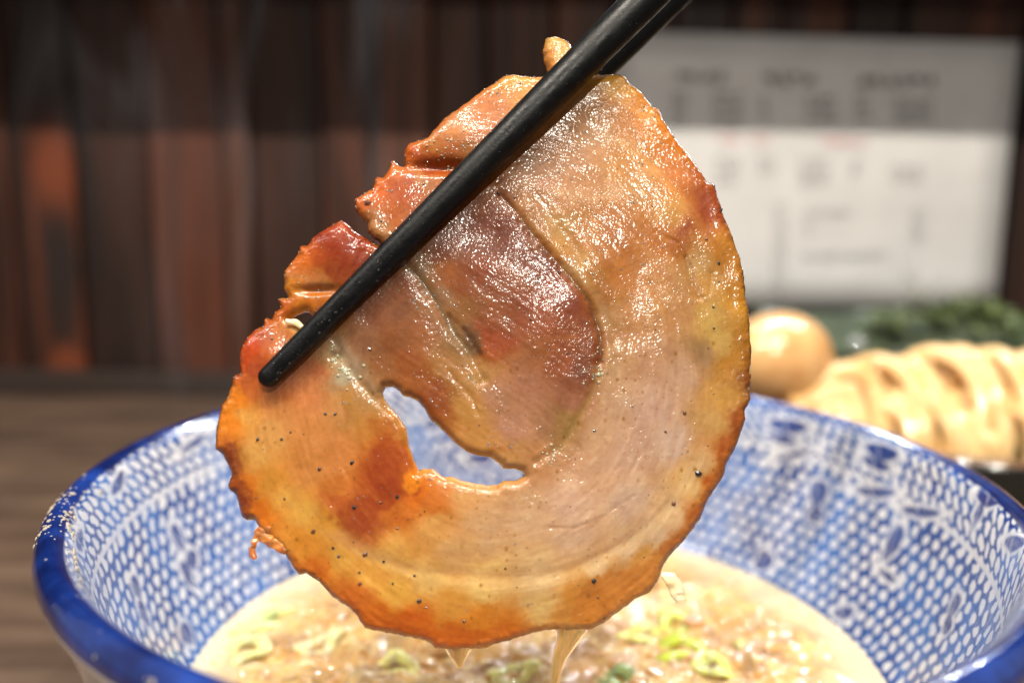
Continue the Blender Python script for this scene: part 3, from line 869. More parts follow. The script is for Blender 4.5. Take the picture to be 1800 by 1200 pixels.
patch([(640,1080),(720,1085),(800,1110),(900,1100),(960,1095),(960,1112),(850,1150),(740,1130),(650,1112)], (198, 98, 24), .7, 8, 8, 16, 310)
patch([(585,395),(612,392),(660,430),(650,450),(610,480),(575,450),(556,430),(570,408)], (168, 62, 20), .7, 9, 8, 12, 311)
patch([(720,268),(740,268),(770,285),(812,290),(805,305),(760,308),(725,292)], (186, 84, 28), .75, 5, 4, 9, 312)
patch([(820,395),(880,375),(915,385),(960,430),(985,480),(930,470),(860,450),(810,440)], (150, 72, 42), .4, 12, 9, 14, 313)
patch([(745,675),(775,665),(790,720),(775,745),(755,720)], (172, 84, 34), .45, 10, 8, 12, 314)
patch([(850,595),(900,600),(905,625),(870,635),(845,620)], (196, 96, 30), .6, 9, 8, 12, 315)
patch([(850,790),(890,780),(900,792),(870,800)], (186, 110, 50), .6, 4, 5, 6, 316)
# the grey-brown rim of the lean heart and the vein like creases
stroke_([(890,358),(915,392),(950,440),(990,480),(1032,530),(1052,585),(1054,628)], (118, 62, 36), .55, 4, 401)
stroke_([(1052,650),(1040,690),(1010,742),(980,785)], (190, 150, 90), .5, 7, 402)
stroke_([(990,470),(1045,520),(1068,590),(1078,660)], (205, 176, 140), .55, 9, 403)
stroke_([(715,472),(745,500),(775,545),(800,590),(828,622)], (176, 150, 126), .6, 6, 404)
stroke_([(730,480),(760,520),(790,575)], (122, 76, 58), .55, 2.6, 405)
stroke_([(815,578),(832,604),(846,622)], (110, 62, 52), .75, 4.5, 406)
stroke_([(790,560),(805,590)], (120, 76, 60), .5, 3, 407)
stroke_([(530,665),(620,690)], (200, 135, 90), .3, 6, 408)
stroke_([(595,600),(640,650),(660,690)], (190, 170, 150), .45, 10, 409)
stroke_([(1120,430),(1165,470),(1195,500)], (222, 182, 140), .4, 7, 410)
stroke_([(1210,455),(1222,500),(1238,530)], (186, 136, 96), .5, 2.5, 411)
stroke_([(1195,440),(1205,470),(1218,505),(1228,528)], (182, 130, 90), .45, 2.5, 411)
stroke_([(600,935),(700,998),(780,1020),(900,1026),(1000,1010),(1090,965),(1160,905),(1225,815)], (236, 200, 146), .45, 12, 412)
stroke_([(560,925),(640,975),(760,1000),(900,1008),(1010,992),(1100,945),(1170,880)], (196, 146, 100), .45, 6, 413)
stroke_([(965,922),(1010,925),(1050,912),(1090,890)], (186, 140, 104), .4, 3, 414)
stroke_([(900,310),(960,330),(1040,350)], (222, 184, 152), .4, 9, 415)
stroke_([(1010,215),(1060,240),(1120,262)], (224, 186, 146), .45, 8, 416)
stroke_([(1100,250),(1150,300),(1190,350),(1230,400)], (226, 178, 112), .5, 12, 417)
stroke_([(505,485),(540,492),(590,505)], (214, 156, 112), .6, 6, 418)
stroke_([(700,640),(760,600),(790,620)], (188, 112, 66), .2, 8, 419)
stroke_([(850,580),(900,560),(990,590),(1030,600)], (196, 118, 72), .25, 5, 420)
stroke_([(860,648),(920,625),(960,600),(1010,595)], (206, 146, 106), .45, 4, 421)
# mottling
for kk, (sc, amt) in enumerate(((34, 8), (12, 7), (5, 5))):
    nz_ = fbm(u_ / sc, w_ / sc, 3, 500 + kk)[:, None]
    srgb = srgb + nz_ * amt * np.array([1.0, 1.05, .8])
srgb = srgb + (fib * ringmask * 12)[:, None] * np.array([.7, 1, 1])
srgb = srgb + (fib2 * (1 - ringmask) * 11)[:, None] * np.array([.7, 1, 1])
veil = sstep(.25, .62, fbm(rad / 11, phi * 5, 3, 530)) * sstep(.0, .4, fbm(u_ / 60, w_ / 60, 2, 531) + .2)     # milky fibre sheets
srgb = srgb + (veil * 13)[:, None] * np.array([.7, 1, 1.1])
# skin: burnt crust right at the outer edge, strongest lower left and lower right
crust = sstep(15, 2, sdo + 5 * fbm(u_ / 11, w_ / 11, 3, 600))
lower = sstep(560, 760, w_) * sstep(1.4, .2, np.abs(fbm(u_ / 60, w_ / 60, 2, 601)))
k = (crust * (.2 + .4 * lower))[:, None]
srgb = srgb * (1 - k) + np.array([166, 86, 32]) * k
crust2 = sstep(7, 1, sdo + 4 * fbm(u_ / 8, w_ / 8, 2, 602)) * sstep(.25, .6, vnoise(u_ / 30, w_ / 30, 603))
k = (crust2 * .55)[:, None]
srgb = srgb * (1 - k) + np.array([96, 36, 18]) * k
# paler cooked-fat line at the edge of the hole
k = (sstep(8, 1, sdh) * .5)[:, None]
srgb = srgb * (1 - k) + np.array([238, 186, 112]) * k
# small brown flecks of seasoning soaked in
cellx, celly = np.floor(u_ / 17), np.floor(w_ / 17)
def h2(a, b, s_): return vnoise(a * 1.0 + .001, b * 1.0 + .001, s_)
fx = (cellx + .2 + .6 * h2(cellx, celly, 701)) * 17; fy = (celly + .2 + .6 * h2(cellx, celly, 702)) * 17
frr = 1.0 + 2.6 * h2(cellx, celly, 703) ** 4
fl = sstep(frr + .9, frr - .5, np.hypot(u_ - fx, (w_ - fy) * .8) + .7 * fbm(u_ / 3, w_ / 3, 2, 705)) * (h2(cellx, celly, 704) > .60) * (.35 + .65 * sstep(-.1, .35, fbm(u_ / 70, w_ / 70, 2, 706)))
k = (fl * .5)[:, None]
srgb = srgb * (1 - k) + np.array([150, 80, 24]) * k
srgb = np.clip(srgb, 12, 250)
mean_ = srgb.mean(1, keepdims=True)
srgb = np.clip(mean_ + (srgb - mean_) * 1.06, 10, 250)
alb = lin(srgb) ** 1.10 * .68
dk_ = np.clip(1 - alb.mean(1) / .24, 0, 1)
alb = alb * np.stack([1 - .12 * dk_, 1.0 + .44 * dk_, .96 - .14 * dk_], -1)
# regional tone: meat colour plus shade and lamp falloff put into the albedo
TONE_SHADE = np.array([(1150,750,.80,.84,1.06),(1200,900,.90,1.0,1.25),(920,560,.47,.33,.23),(700,600,.56,.50,.50),(850,480,.46,.33,.18),(1010,610,.66,.52,.38),(900,710,.76,.74,.76),
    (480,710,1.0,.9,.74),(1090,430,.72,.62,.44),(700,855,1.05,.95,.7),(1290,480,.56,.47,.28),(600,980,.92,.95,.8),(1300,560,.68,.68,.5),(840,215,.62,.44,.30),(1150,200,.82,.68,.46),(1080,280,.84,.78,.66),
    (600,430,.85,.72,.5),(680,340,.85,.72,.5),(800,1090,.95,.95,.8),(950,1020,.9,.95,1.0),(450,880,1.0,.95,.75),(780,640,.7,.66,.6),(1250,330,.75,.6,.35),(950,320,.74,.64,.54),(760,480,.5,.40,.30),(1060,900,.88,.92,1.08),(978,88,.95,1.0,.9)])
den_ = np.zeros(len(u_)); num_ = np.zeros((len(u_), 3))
for t_ in TONE_SHADE:
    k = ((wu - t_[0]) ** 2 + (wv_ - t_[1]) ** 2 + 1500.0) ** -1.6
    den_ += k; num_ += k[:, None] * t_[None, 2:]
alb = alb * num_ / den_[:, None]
# wetness map: oily gloss varies
wet = sstep(-.8, .3, fbm(u_ / 40, w_ / 40, 3, 801))

meat = Mat('braised_pork')
pork = empty('pork_slice', tuple(sl_loc))
tag(pork, 'rolled braised pork slice with browned skin, fat ring and a hole, held over the bowl', 'pork slice')
off = np.array(sl_loc)
meat_o = mesh_obj('meat', allV - off, faces, meat.m, pork)
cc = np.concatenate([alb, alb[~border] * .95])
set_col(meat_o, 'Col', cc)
wetA = np.concatenate([wet, wet[~border]])
set_col(meat_o, 'Wet', np.stack([wetA] * 3, -1))
vv = meat.coord('Object')
nA = meat.noise(vv, 900, 4, .6); nB = meat.noise(vv, 3200, 3, .6); nC = meat.noise(vv, 300, 4, .6, .6)
col = meat.attr('Col').outputs['Color']
col = meat.mix(meat.ramp(nA, .35, .7, 0, .12), col, meat.mix(1.0, col, (.72, .50, .34), 'MULTIPLY'))
col = meat.mix(meat.ramp(nC, .45, .72, 0, .22), col, meat.mix(1.0, col, (1.16, 1.10, 1.02), 'MULTIPLY'))
wetn = meat.attr('Wet').outputs['Fac']
wet_dot = meat.n('ShaderNodeTexVoronoi'); meat.L(vv, wet_dot.inputs['Vector']); wet_dot.inputs['Scale'].default_value = 900
bump1 = meat.bump(meat.math('ADD', nA, meat.math('MULTIPLY', nB, .35)), .00003)
nD = meat.noise(vv, 2300, 0.5, .4); nE = meat.noise(vv, 420, 0.5, .4)
bump2 = meat.bump(meat.math('ADD', nD, meat.math('MULTIPLY', nE, 0.7)), .00017)
mask = meat.ramp(meat.noise(vv, 130, 3, .6), .46, .72, .35, 1.0)
bump2.node.inputs['Strength'].default_value = 1; meat.L(mask, bump2.node.inputs['Strength'])
meat.set(base=col, rough=meat.ramp(wetn, 0, 1, .50, .40), spec=.22, sss=.26, ssss=.0016, sssr=(1.0, .5, .22), normal=bump1,
         coat=meat.ramp(wetn, 0, 1, .35, .75), coatr=.15, coatn=bump2)
meat.b.inputs['Coat IOR'].default_value = 1.52

def surf(px, py):
    """surface height on the slice at a photo-plane point"""
    i = int(round((px - gu[0]) / STEP)); j = int(round((py - gw[0]) / STEP))
    i = min(max(i, 0), len(gu) - 1); j = min(max(j, 0), len(gw) - 1)
    k_ = index[i, j]
    if k_ < 0 or SD[i, j] < 3: return None
    return hf[k_]

# local frame on the slice
EX = np.cross(np.array([0, 0, 1.0]), NRM); EX = EX / np.linalg.norm(EX)
if EX @ _x < 0: EX = -EX
EZ = np.cross(NRM, EX); EZ = EZ if EZ[2] > 0 else -EZ
PXM = .0001

# pepper: cracked black grains
pts, frs = [], []
pep = [(1225,831,7),(1183,884,6),(738,1053,6),(552,933,4.5),(624,890,4.5),(564,824,4.5),(621,812,4.5),(1266,370,6),(648,361,6.5),(1262,463,4),(653,616,4),(931,565,3.5),(920,552,2.4),(1042,757,3),(700,927,3),(587,962,3.2),(597,976,4),(643,972,5.5),(676,985,3),(633,1004,3.2),(692,1023,3),(634,1024,4.5),(1042,1018,5),(1050,1048,3),(1062,1085,3),(982,483,4.5),(995,623,3),(513,760,3),(497,772,3.5),(455,772,4.5),(575,728,4),(592,728,4),(1201,726,4),(1167,759,3),(1131,978,2),(888,996,2.5),(816,1089,3),(750,1065,2.5),(730,1009,3),(1263,496,2.4),(1252,541,3),(1240,422,3.5),(413,665,2.6),(481,597,3),(502,876,2.5),(452,875,2.4),(670,882,3),(688,866,2),(700,872,4),(748,897,2),(876,345,4),(905,352,4),(746,328,3),(672,393,3),(1145,365,2),(1253,578,2.5),(1277,905,2)]
for k in range(250):
    x, y = random.uniform(390, 1310), random.uniform(140, 1130)
    pep.append((x, y, random.choice([.9, 1.1, 1.3, 1.6])))
for (x, y, r) in pep:
    h = surf(x, y)
    if h is None: continue
    p = slice_pt(x, y, h) - off
    r = r * PXM * 1.0
    an = random.uniform(0, pi)
    e1 = EX * cos(an) + EZ * sin(an); e2 = -EX * sin(an) + EZ * cos(an)
    pts.append(p); frs.append(np.array([e1 * r * random.uniform(.8, 1.1), e2 * r * random.uniform(.65, .95), NRM * r * .5]))
m = Mat('black_pepper'); vv = m.coord('Object')
m.set(base=m.mix(m.ramp(m.noise(vv, 700, 1), .45, .6), lin((26, 20, 17)), lin((96, 52, 26))), rough=.4, coat=.5, coatr=.15)
o = grains('pepper_grains', pts, frs, m.m, pork, ICO1, .22, False)
o['kind'] = 'stuff'

# beads of oil standing on the wet surface
pts, frs = [], []
clus = [(930,510,22,24),(945,500,14,14),(770,255,45,40),(800,262,22,24),(1045,655,18,30),(1060,640,14,14),(965,800,16,20),(870,775,28,30),(900,780,16,12),(1030,450,12,12),(1040,485,10,10),(790,228,40,24),(830,200,50,24),(1140,185,16,24),(1115,170,25,14),(1170,250,16,12),(530,500,30,22),(560,515,24,16),(560,540,20,14),(620,450,50,18),(760,835,16,26),(800,842,24,22),(840,862,20,14),(870,855,30,14),(1100,345,40,26),(1060,230,50,22),(1120,270,30,16),(1100,300,40,16),(1150,450,60,40),(1120,560,60,30),(1100,480,50,22),(825,665,12,10),(1105,700,20,14),(770,710,10,8),(700,690,10,6),(655,795,20,8),(1020,925,20,6),(1100,935,20,6),(930,1055,8,8),(820,1065,12,8),(615,705,18,12),(1000,900,24,8),(900,955,20,8),(1200,790,10,6),(900,140,30,20),(860,165,40,18),(1150,200,14,10),(1230,300,8,10),(690,330,20,16),(470,590,30,14),(500,600,10,8),(640,870,20,10),(650,930,14,8),(470,780,12,4),(840,470,50,14),(740,520,50,14),(690,520,26,8),(1020,380,60,26),(980,330,50,22)]
for (x, y, sp_, n_) in clus:
    for k in range(n_ // 2):
        a, b = random.gauss(x, sp_ * .6), random.gauss(y, sp_ * .5)
        pts.append((a, b, random.choice([.7, .9, 1.1, 1.3, 1.7, 2.4])))
for k in range(450):
    a, b = random.uniform(390, 1320), random.uniform(130, 1125)
    if vnoise(np.array(a / 50), np.array(b / 50), 90) * (1.25 - b / 1500) < .33: continue
    pts.append((a, b, random.choice([.6, .7, .8, 1.0, 1.3])))
# glints crowd along the upper edges
for k, (x, y) in enumerate(OUT):
    if y < 700:
        for q in range(5): pts.append((x + random.gauss(0, 7), y + random.gauss(4, 6), random.choice([.8, 1.0, 1.4, 1.8])))
pp, frs = [], []
for (x, y, r) in pts:
    h = surf(x, y)
    if h is None: continue
    r *= PXM
    pp.append(slice_pt(x, y, h) - off - NRM * r * .15)
    frs.append(np.array([EX * r * random.uniform(.8, 1.3), EZ * r * random.uniform(.8, 1.3), NRM * r * .38]))
m = Mat('oil_beads'); m.set(base=(.95, .88, .75), rough=.04, trans=.9, ior=1.4, coat=1, coatr=.05); m.b.inputs['Coat IOR'].default_value = 2.6
o = grains('oil_beads', pp, frs, m.m, pork, ICO2)
o['kind'] = 'stuff'

# clear froth bubbles caught in the folds
m = Mat('froth'); m.set(base=lin((226, 214, 180)), rough=.05, trans=.45, ior=1.25, coat=1, coatr=.03, spec=1, sss=.3, ssss=.001); m.b.inputs['Coat IOR'].default_value = 2.0
pp, frs = [], []
for (cx_, cy_, sp_, n_, r0, r1) in [(612, 662, 9, 16, 1.5, 5.0), (600, 650, 8, 10, 1.5, 4), (590, 630, 4, 3, 5, 7), (585, 612, 5, 3, 3, 5), (967, 803, 9, 10, 2, 6), (1045, 662, 10, 12, 2, 6), (790, 265, 26, 30, 1.5, 3.6), (926, 508, 18, 16, 1.2, 3), (1046, 620, 5, 8, 1.5, 3), (985, 780, 12, 10, 1, 2.6), (1040, 482, 7, 8, 1, 2.5), (828, 668, 6, 6, 1, 2.5)]:
    for k in range(n_):
        x, y, r = random.gauss(cx_, sp_), random.gauss(cy_, sp_), random.uniform(r0, r1) * PXM * .62
        h = surf(x, y)
        if h is None: continue
        pp.append(slice_pt(x, y, h) - off); frs.append(np.array([EX * r, EZ * r, NRM * r * .75]))
o = grains('froth_bubbles', pp, frs, m.m, pork, ICO2)
o['kind'] = 'stuff'

# ragged bits hanging off the slice
frag = Mat('fat_scrap'); vv = frag.coord('Object')
frag.set(base=frag.mix(frag.ramp(frag.noise(vv, 400, 3), .35, .65), lin((200, 130, 60)), lin((164, 88, 34))), rough=.22, coat=.7, coatr=.06, sss=.6, ssss=.002, sssr=(1, .5, .2), normal=frag.bump(frag.noise(vv, 1500, 3), .0002))
pale = Mat('pale_fat'); vv = pale.coord('Object')
pale.set(base=pale.mix(pale.ramp(pale.noise(vv, 300, 2), .35, .65), lin((238, 224, 186)), lin((226, 202, 150))), rough=.15, coat=.8, coatr=.05, sss=.6, ssss=.003, sssr=(1, .7, .4), normal=pale.bump(pale.noise(vv, 800, 2), .0002))
def strip(name, pl, rads, mat, h0=0.0, flat=.7, seg=14, nz=.12):
    P = catmull(np.array(pl, float), 7); R_ = np.interp(np.linspace(0, 1, len(P)), np.linspace(0, 1, len(rads)), rads)
    W_ = [Vector(slice_pt(a, b, h0) - off) for a, b in P]
    V, Fc = tube(W_, [r * PXM for r in R_], seg, flat, tuple(NRM))
    V = np.array([tuple(q) for q in V])
    V += nz * R_.mean() * PXM * np.stack([fbm(V[:, 0] * 900, V[:, 2] * 900, 2, 5), fbm(V[:, 0] * 900, V[:, 2] * 900, 2, 6), fbm(V[:, 2] * 900, V[:, 0] * 900, 2, 7)], -1)
    return mesh_obj(name, V, Fc, mat, pork)
strip('fat_scrap', [(470, 922), (459, 936), (449, 952), (444, 968), (448, 982)], [11, 9, 5.5, 6, 5], frag.m, 0, .6, nz=.9)
strip('fat_scrap', [(450, 930), (466, 944), (484, 955), (502, 968)], [6, 11, 10, 6], frag.m, 0, .6, nz=.5)
strip('fat_scrap', [(1162, 1008), (1178, 1018), (1190, 1038), (1197, 1056)], [4, 13, 14, 9], pale.m, 0, .7, nz=.25)
strip('fat_scrap', [(506, 566), (520, 568), (532, 576), (541, 588)], [4, 6, 5, 3], pale.m, .0012, .6, nz=.3)

# drips of broth running off the lower edge
drip = Mat('broth_drip'); vv = drip.coord('Object')
drip.set(base=lin((236, 204, 136)), rough=.06, trans=.85, ior=1.33, coat=1, coatr=.03, sss=.3, ssss=.003, sssr=(1, .7, .4))
strip('broth_drip', [(806, 1122), (806, 1136), (806, 1150), (807, 1166), (808, 1176)], [36, 30, 19, 9, 4], drip.m, -.0012, .4, 24, .03)
strip('broth_drip', [(1006, 1092), (1004, 1108), (997, 1130), (984, 1160), (976, 1200), (972, 1260)], [32, 28, 18, 12, 8, 7], drip.m, -.0012, .45, 24, .03)

# ================================================================== CHOPSTICKS
bl = Mat('black_lacquer'); vv = bl.coord('Object')
w = bl.noise(bl.coord('Object', (1, 1, 1)), 1800, 3, .6); w2 = bl.noise(vv, 400, 3)
bl.set(base=lin((5, 6, 7)), rough=bl.ramp(w2, .35, .65, .32, .48), spec=.27, normal=bl.bump(w, .00005))
def chopstick(pl, label, grp):
    """pl: list of (px, py, h, radius px at slice depth)"""
    A = np.array(pl, float)
    P = np.stack([slice_pt(a, b, h) for a, b, h, r in A])
    o0 = P[0]
    e = empty('chopstick', tuple(o0)); tag(e, label, 'chopstick', grp)
    n = 90
    t = np.linspace(0, 1, n)
    D = P[-1] - P[0]; Ln = np.linalg.norm(D); D = D / Ln
    rr = np.interp(t, A[:, 4 - 1 + 0] * 0 + np.linspace(0, 1, len(A)), A[:, 3]) * PXM
    V = []
    tip = rr[0]
    s_ = np.concatenate([tip * (1 - np.cos(np.linspace(.05, pi / 2, 8))), np.linspace(tip * 1.02, Ln, n)])
    R_ = np.concatenate([tip * np.sin(np.linspace(.05, pi / 2, 8)), np.interp(np.linspace(0, 1, n), np.linspace(0, 1, len(A)), A[:, 3]) * PXM])
    path = [Vector(D * q) for q in s_]
    V, Fc = tube(path, list(R_), 40, .96, tuple(NRM))
    V = np.array([tuple(q) for q in V])
    bodyo = mesh_obj('shaft', V, Fc, bl.m, e)
    # drops of broth clinging near the tip
    pts_, fr_ = [], []
    side = np.cross(D, NRM); side = side / np.linalg.norm(side)
    for k in range(int(260)):
        q = random.uniform(.001, .042) if k < 170 else random.uniform(.02, .11)
        a = random.uniform(-.2, pi + .2)
        rad_ = np.interp(q, s_, R_)
        nn = side * cos(a) + NRM * sin(a)
        r = random.choice([.5, .7, .9, 1.2, 1.8 if q < .03 else .6]) * PXM
        e2 = np.cross(D, nn)
        pts_.append(D * q + nn * rad_ * .985); fr_.append(np.array([D * r * random.uniform(.8, 1.8), e2 * r, nn * r * .55]))
    ob = grains('broth_droplets', pts_, fr_, m_drop.m, e, ICO2)
    ob['kind'] = 'stuff'
    return e
m_drop = Mat('droplets'); m_drop.set(base=lin((30, 28, 26)), rough=.05, coat=1, coatr=.02, spec=.8)
chopstick([(466, 677, .0026, 18), (614, 529, .0036, 24), (796, 352, .0046, 29), (998, 154, .0052, 34), (1150, 3, .0058, 35), (1500, -345, .0078, 41)],
          'black lacquered chopstick lying across the front of the pork slice, tip showing', 'pair of chopsticks holding the pork')
chopstick([(640, 505, -.0060, 18), (790, 358, -.0070, 24), (960, 192, -.0078, 29), (1075, 80, -.0084, 31), (1224, -66, -.0084, 33), (1560, -396, -.0084, 36)],
          'black chopstick behind the pork slice, only a sliver showing at the top', 'pair of chopsticks holding the pork')

# ================================================================== NOODLE DISH, EGG, NORI, GREENS
DC = np.array([.215, .425])
dish = empty('noodle_dish', (DC[0], DC[1], 0))
tag(dish, 'wide dark glazed dish holding the noodles and egg behind the bowl', 'dish')
pd = catmull([(.0005, .010), (.07, .011), (.105, .020), (.122, .034), (.1305, .0445), (.1325, .0465), (.1345, .0455), (.134, .043), (.126, .030), (.108, .012), (.075, .003), (.0005, .002)], 6)
V, Fq, _ = lathe(pd, 160)
m = Mat('dark_glaze'); vv = m.coord('Object')
n1 = m.noise(vv, 40, 3)
m.set(base=m.mix(m.ramp(n1, .35, .65), lin((16, 28, 30)), lin((34, 46, 42))), rough=.12, coat=.5, coatr=.04)
mesh_obj('body', V, Fq, m.m, dish)
m2 = Mat('brown_rim_glaze'); m2.set(base=lin((120, 84, 52)), rough=.2, coat=.5)
th_ = np.linspace(0, 2 * pi, 121)[:-1]
V, Fc = tube([(.1328 * cos(t), .1328 * sin(t), .0462) for t in np.append(th_, 0)], .0016, 8, 1, (0, 0, 1), False)
mesh_obj('rim', np.array([tuple(q) for q in V]), Fc, m2.m, dish)

# egg
ec = at(1374, 632, .362)
m = Mat('soy_egg'); vv = m.coord('Object')
m.set(base=m.mix(m.ramp(m.noise(vv, 60, 4, .65), .35, .68), lin((228, 182, 124)), lin((208, 152, 94))), rough=.16, coat=.7, coatr=.05, sss=.4, ssss=.004, sssr=(1, .6, .3), normal=m.bump(m.noise(vv, 200, 2), .0001))
bv, bf = ico(5)
Ve = bv.copy(); Ve[:, 0] *= .0240 * (1 - .10 * Ve[:, 0]); Ve[:, 1] *= .0205; Ve[:, 2] *= .0205
egg = mesh_obj('soy_egg', Ve, bf, m.m, None, True, tuple(ec))
egg.rotation_euler = (0, .15, .5)
tag(egg, 'tan soy marinated boiled egg beside the noodles, behind the pork slice', 'egg')

# noodles: thick strands folded over in a bundle
nm = Mat('thick_noodle'); vv = nm.coord('Object')
nm.set(base=nm.mix(nm.ramp(nm.noise(vv, 60, 3), .3, .7), lin((238, 204, 148)), lin((226, 178, 114))), rough=.22, coat=.45, coatr=.08, sss=.45, ssss=.003, sssr=(1, .7, .35), normal=nm.bump(nm.noise(vv, 160, 2), .0003))
noodles = empty('noodle_bundle', tuple(at(1650, 730, .36)))
tag(noodles, 'heap of thick pale yellow noodles folded over in the dark dish', 'noodles')
no = np.array(noodles.location)
def noodle(ctrl, r=.0036, flat=.72):
    P = catmull(np.array([at(c_[0], c_[1] + 24, c_[2]) for c_ in ctrl]), 8)
    V, Fc = tube([Vector(p - no) for p in P], r, 12, flat, (0, -.6, .8))
    mesh_obj('noodle', np.array([tuple(q) for q in V]), Fc, nm.m, noodles)
# body of the heap: strands lying side by side
for k in range(26):
    x = 1490 + k * 19 + random.uniform(-5, 5); y0 = (618 if k > 3 else 655) + random.uniform(-5, 8)
    noodle([(x - 70, 740, .376), (x - 40, y0 + 34, .384), (x + 10, y0 - 2 + 5 * (k % 2), .390), (x + 60, y0 + 20, .384), (x + 92, 700, .372), (x + 96, 790, .356)], .0052)
# broad strands bending over the front like brackets
for k in range(8):
    x = 1556 + k * 49 + random.uniform(-8, 8); dy = random.uniform(-9, 9); b_ = random.uniform(-12, 12)
    noodle([(x - 55, 614 + dy, .372), (x - 5, 604 + dy, .364), (x + 38 + b_, 632 + dy, .353), (x + 64 + b_, 690 + dy, .342), (x + 70, 745, .335), (x + 60, 810, .332)], random.uniform(.0036, .0043))
for k in range(5):
    x = 1600 + k * 62
    noodle([(x - 30, 672, .352), (x + 6, 690, .346), (x + 30, 735, .338), (x + 34, 800, .332)], .0042)
bv2, bf2 = ICO2
fill = [(1480 + 30 * k, 712 + random.uniform(-8, 8), .376) for k in range(13)] + [(1560 + 30 * k, 636 + random.uniform(-4, 6), .388) for k in range(11)] + [(1575 + 28 * k, 650 + random.uniform(-3, 5), .371) for k in range(10)] + [(1530 + 28 * k, 692, .359) for k in range(11)] + [(1530 + 28 * k, 735, .350) for k in range(11)]
grains('noodle_mass', [at(q_[0], q_[1] + 27, q_[2]) - no for q_ in fill], [np.diag([.0085, .010, .0095])] * len(fill), nm.m, noodles, ICO2)['kind'] = 'stuff'
# front-left loops
noodle([(1392, 672, .352), (1420, 655, .350), (1460, 636, .350), (1498, 628, .352), (1530, 650, .350), (1546, 700, .344), (1550, 775, .336)], .0048)
noodle([(1402, 694, .346), (1436, 676, .344), (1474, 664, .345), (1500, 684, .343), (1512, 730, .337), (1516, 785, .332)], .0044)
noodle([(1392, 668, .350), (1410, 694, .344), (1448, 720, .338), (1490, 744, .333), (1540, 770, .328)], .0042)
noodle([(1440, 745, .335), (1450, 700, .340), (1470, 686, .342), (1484, 712, .336), (1490, 760, .330)], .0040)
for k in range(5):
    x = 1545 + k * 74 + random.uniform(-8, 8); dy = random.uniform(-14, 14); b_ = random.uniform(-14, 14)
    noodle([(x - 30, 690 + dy, .350), (x + 12 + b_, 690 + dy, .343), (x + 44 + b_, 718 + dy, .337), (x + 62, 765, .331), (x + 58, 830, .332)], random.uniform(.0030, .0037))

# nori sheets standing at the back of the dish
nori = Mat('nori'); vv = nori.coord('Object')
nn_ = nori.noise(vv, 350, 4, .6)
nori.b.inputs['Coat IOR'].default_value = 1.8
nori.set(base=nori.mix(nori.ramp(nn_, .35, .65), lin((26, 38, 28)), lin((70, 86, 50))), rough=.34, coat=.35, coatr=.2, normal=nori.bump(nn_, .0006))
def sheet(px0, px1, py0, py1, Y0, Y1, label, curl):
    a, b = at(px0, py1, Y0), at(px1, py1, Y0); ctr = (a + b) / 2
    nu, nv = 30, 14
    V = []
    for i in range(nu):
        for j in range(nv):
            s_, t_ = i / (nu - 1), j / (nv - 1)
            p = at(px0 + (px1 - px0) * s_, py1 + (py0 - py1) * t_, Y0 + (Y1 - Y0) * t_)
            p = p + np.array([0, .004 * sin(s_ * 5 + curl), .0016 * sin(s_ * 9 + curl) * t_]) - ctr
            V.append(p)
    V = np.array(V); Fq = grid_faces(nu, nv)
    o = mesh_obj('nori_sheet', V, Fq, nori.m, None, True, tuple(ctr))
    s = o.modifiers.new('thick', 'SOLIDIFY'); s.thickness = .0006
    tag(o, label, 'nori')
sheet(1375, 1860, 556, 625, .455, .470, 'dark green nori sheet lying flat behind the noodles, under the greens', 0.3)
sheet(1335, 1640, 545, 600, .485, .500, 'dark bluish nori sheet behind the egg, against the menu sheet', 1.7)
# blanched greens on the nori
gm = Mat('blanched_greens'); vv = gm.coord('Object')
gm.set(base=gm.mix(gm.ramp(gm.noise(vv, 180, 4), .35, .65), lin((48, 64, 34)), lin((104, 118, 66))), rough=.3, coat=.4, coatr=.1, normal=gm.bump(gm.noise(vv, 300, 3), .0006))
def greens(px, py, Y, n_, sp_, label):
    c0 = at(px, py, Y)
    mbx = MB()
    for k in range(n_):
        base_ = np.array([random.gauss(0, sp_), random.gauss(0, sp_ * .6), random.uniform(-.004, .004)])
        an = random.uniform(0, 2 * pi); L_ = random.uniform(.008, .018)
        dirv = np.array([cos(an), sin(an) * .7, random.uniform(-.2, .5)])
        pth = [Vector(base_ + dirv * L_ * t + np.array([0, 0, .004 * sin(pi * t)])) for t in np.linspace(0, 1, 7)]
        V, Fc = tube(pth, [.0008, .0022, .0030, .0032, .0026, .0016, .0006], 8, .35, (random.uniform(-.5, .5), random.uniform(-.5, .5), 1))
        mbx.add(V, Fc)
    o = mbx.build('blanched_greens', gm.m, None); o.location = tuple(c0)
    tag(o, label, 'greens')
greens(1705, 556, .470, 40, .009, 'clump of light green blanched greens on the nori below the menu sheet')
greens(1790, 588, .440, 12, .010, 'dark green blanched greens heaped behind the noodles at the right edge')
greens(1650, 578, .462, 9, .010, 'flat olive green leaves lying behind the top of the noodle heap')
greens(1560, 580, .462, 8, .006, 'small olive green leaves between the egg and the noodles')

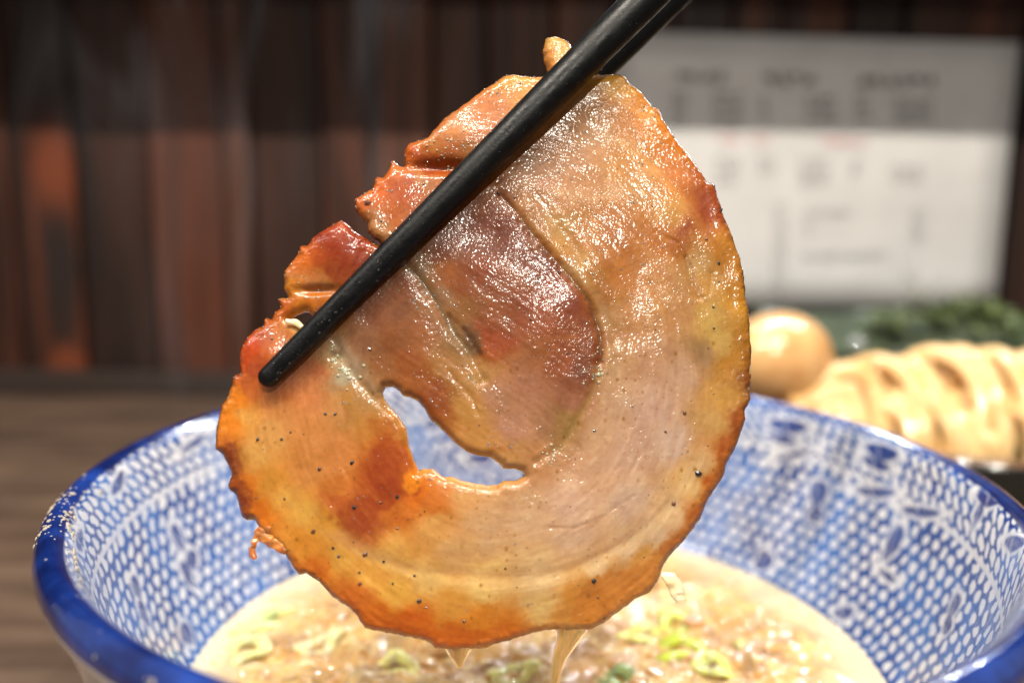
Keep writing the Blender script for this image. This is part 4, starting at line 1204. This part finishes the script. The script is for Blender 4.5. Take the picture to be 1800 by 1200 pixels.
# a glossy bead added to make a glint on the nori, and steam rising off the bowl
gl = at(1508, 602, .425)
m = Mat('glint_bead'); m.set(base=(.9, .95, .95), rough=.04, trans=.7, coat=1, coatr=.02); m.b.inputs['Coat IOR'].default_value = 2.4
o = mesh_obj('glint_bead', ICO2[0] * np.array([.0042, .0036, .0030]), ICO2[1], m.m, None, True, tuple(gl))
tag(o, 'added glossy drop glinting on the nori between egg and noodles', 'bead')

sm = bpy.data.materials.new('steam'); sm.use_nodes = True
t = sm.node_tree; t.nodes.remove(t.nodes['Principled BSDF'])
tc = t.nodes.new('ShaderNodeTexCoord'); mp = t.nodes.new('ShaderNodeMapping'); mp.inputs['Scale'].default_value = (1, 1, .22); mp.inputs['Rotation'].default_value = (0, radians(14), 0)
nz = t.nodes.new('ShaderNodeTexNoise'); nz.inputs['Scale'].default_value = 26; nz.inputs['Detail'].default_value = 3; nz.inputs['Distortion'].default_value = 1.2
mr = t.nodes.new('ShaderNodeMapRange'); mr.interpolation_type = 'SMOOTHSTEP'
mr.inputs[1].default_value = .57; mr.inputs[2].default_value = .72; mr.inputs[3].default_value = 0; mr.inputs[4].default_value = 5.0
# fade to nothing at the faces of the box
gr = t.nodes.new('ShaderNodeTexGradient'); gr.gradient_type = 'SPHERICAL'
mp2 = t.nodes.new('ShaderNodeMapping'); mp2.inputs['Scale'].default_value = (1 / .11, 1 / .07, 1 / .15)
mul = t.nodes.new('ShaderNodeMath'); mul.operation = 'MULTIPLY'
pv = t.nodes.new('ShaderNodeVolumePrincipled'); pv.inputs['Color'].default_value = (.9, .93, 1, 1)
t.links.new(tc.outputs['Object'], mp.inputs[0]); t.links.new(mp.outputs[0], nz.inputs['Vector']); t.links.new(nz.outputs[0], mr.inputs[0])
t.links.new(tc.outputs['Object'], mp2.inputs[0]); t.links.new(mp2.outputs[0], gr.inputs[0])
t.links.new(mr.outputs[0], mul.inputs[0]); t.links.new(gr.outputs[1], mul.inputs[1])
t.links.new(mul.outputs[0], pv.inputs['Density']); t.links.new(pv.outputs[0], t.nodes['Material Output'].inputs['Volume'])
V, Fc = box(-.11, .11, -.07, .07, -.15, .15)
st = mesh_obj('steam', V, Fc, sm, None, False, tuple(at(400, 230, .33)))
tag(st, 'thin wisps of pale steam drifting up left of the pork', 'steam', kind='stuff')
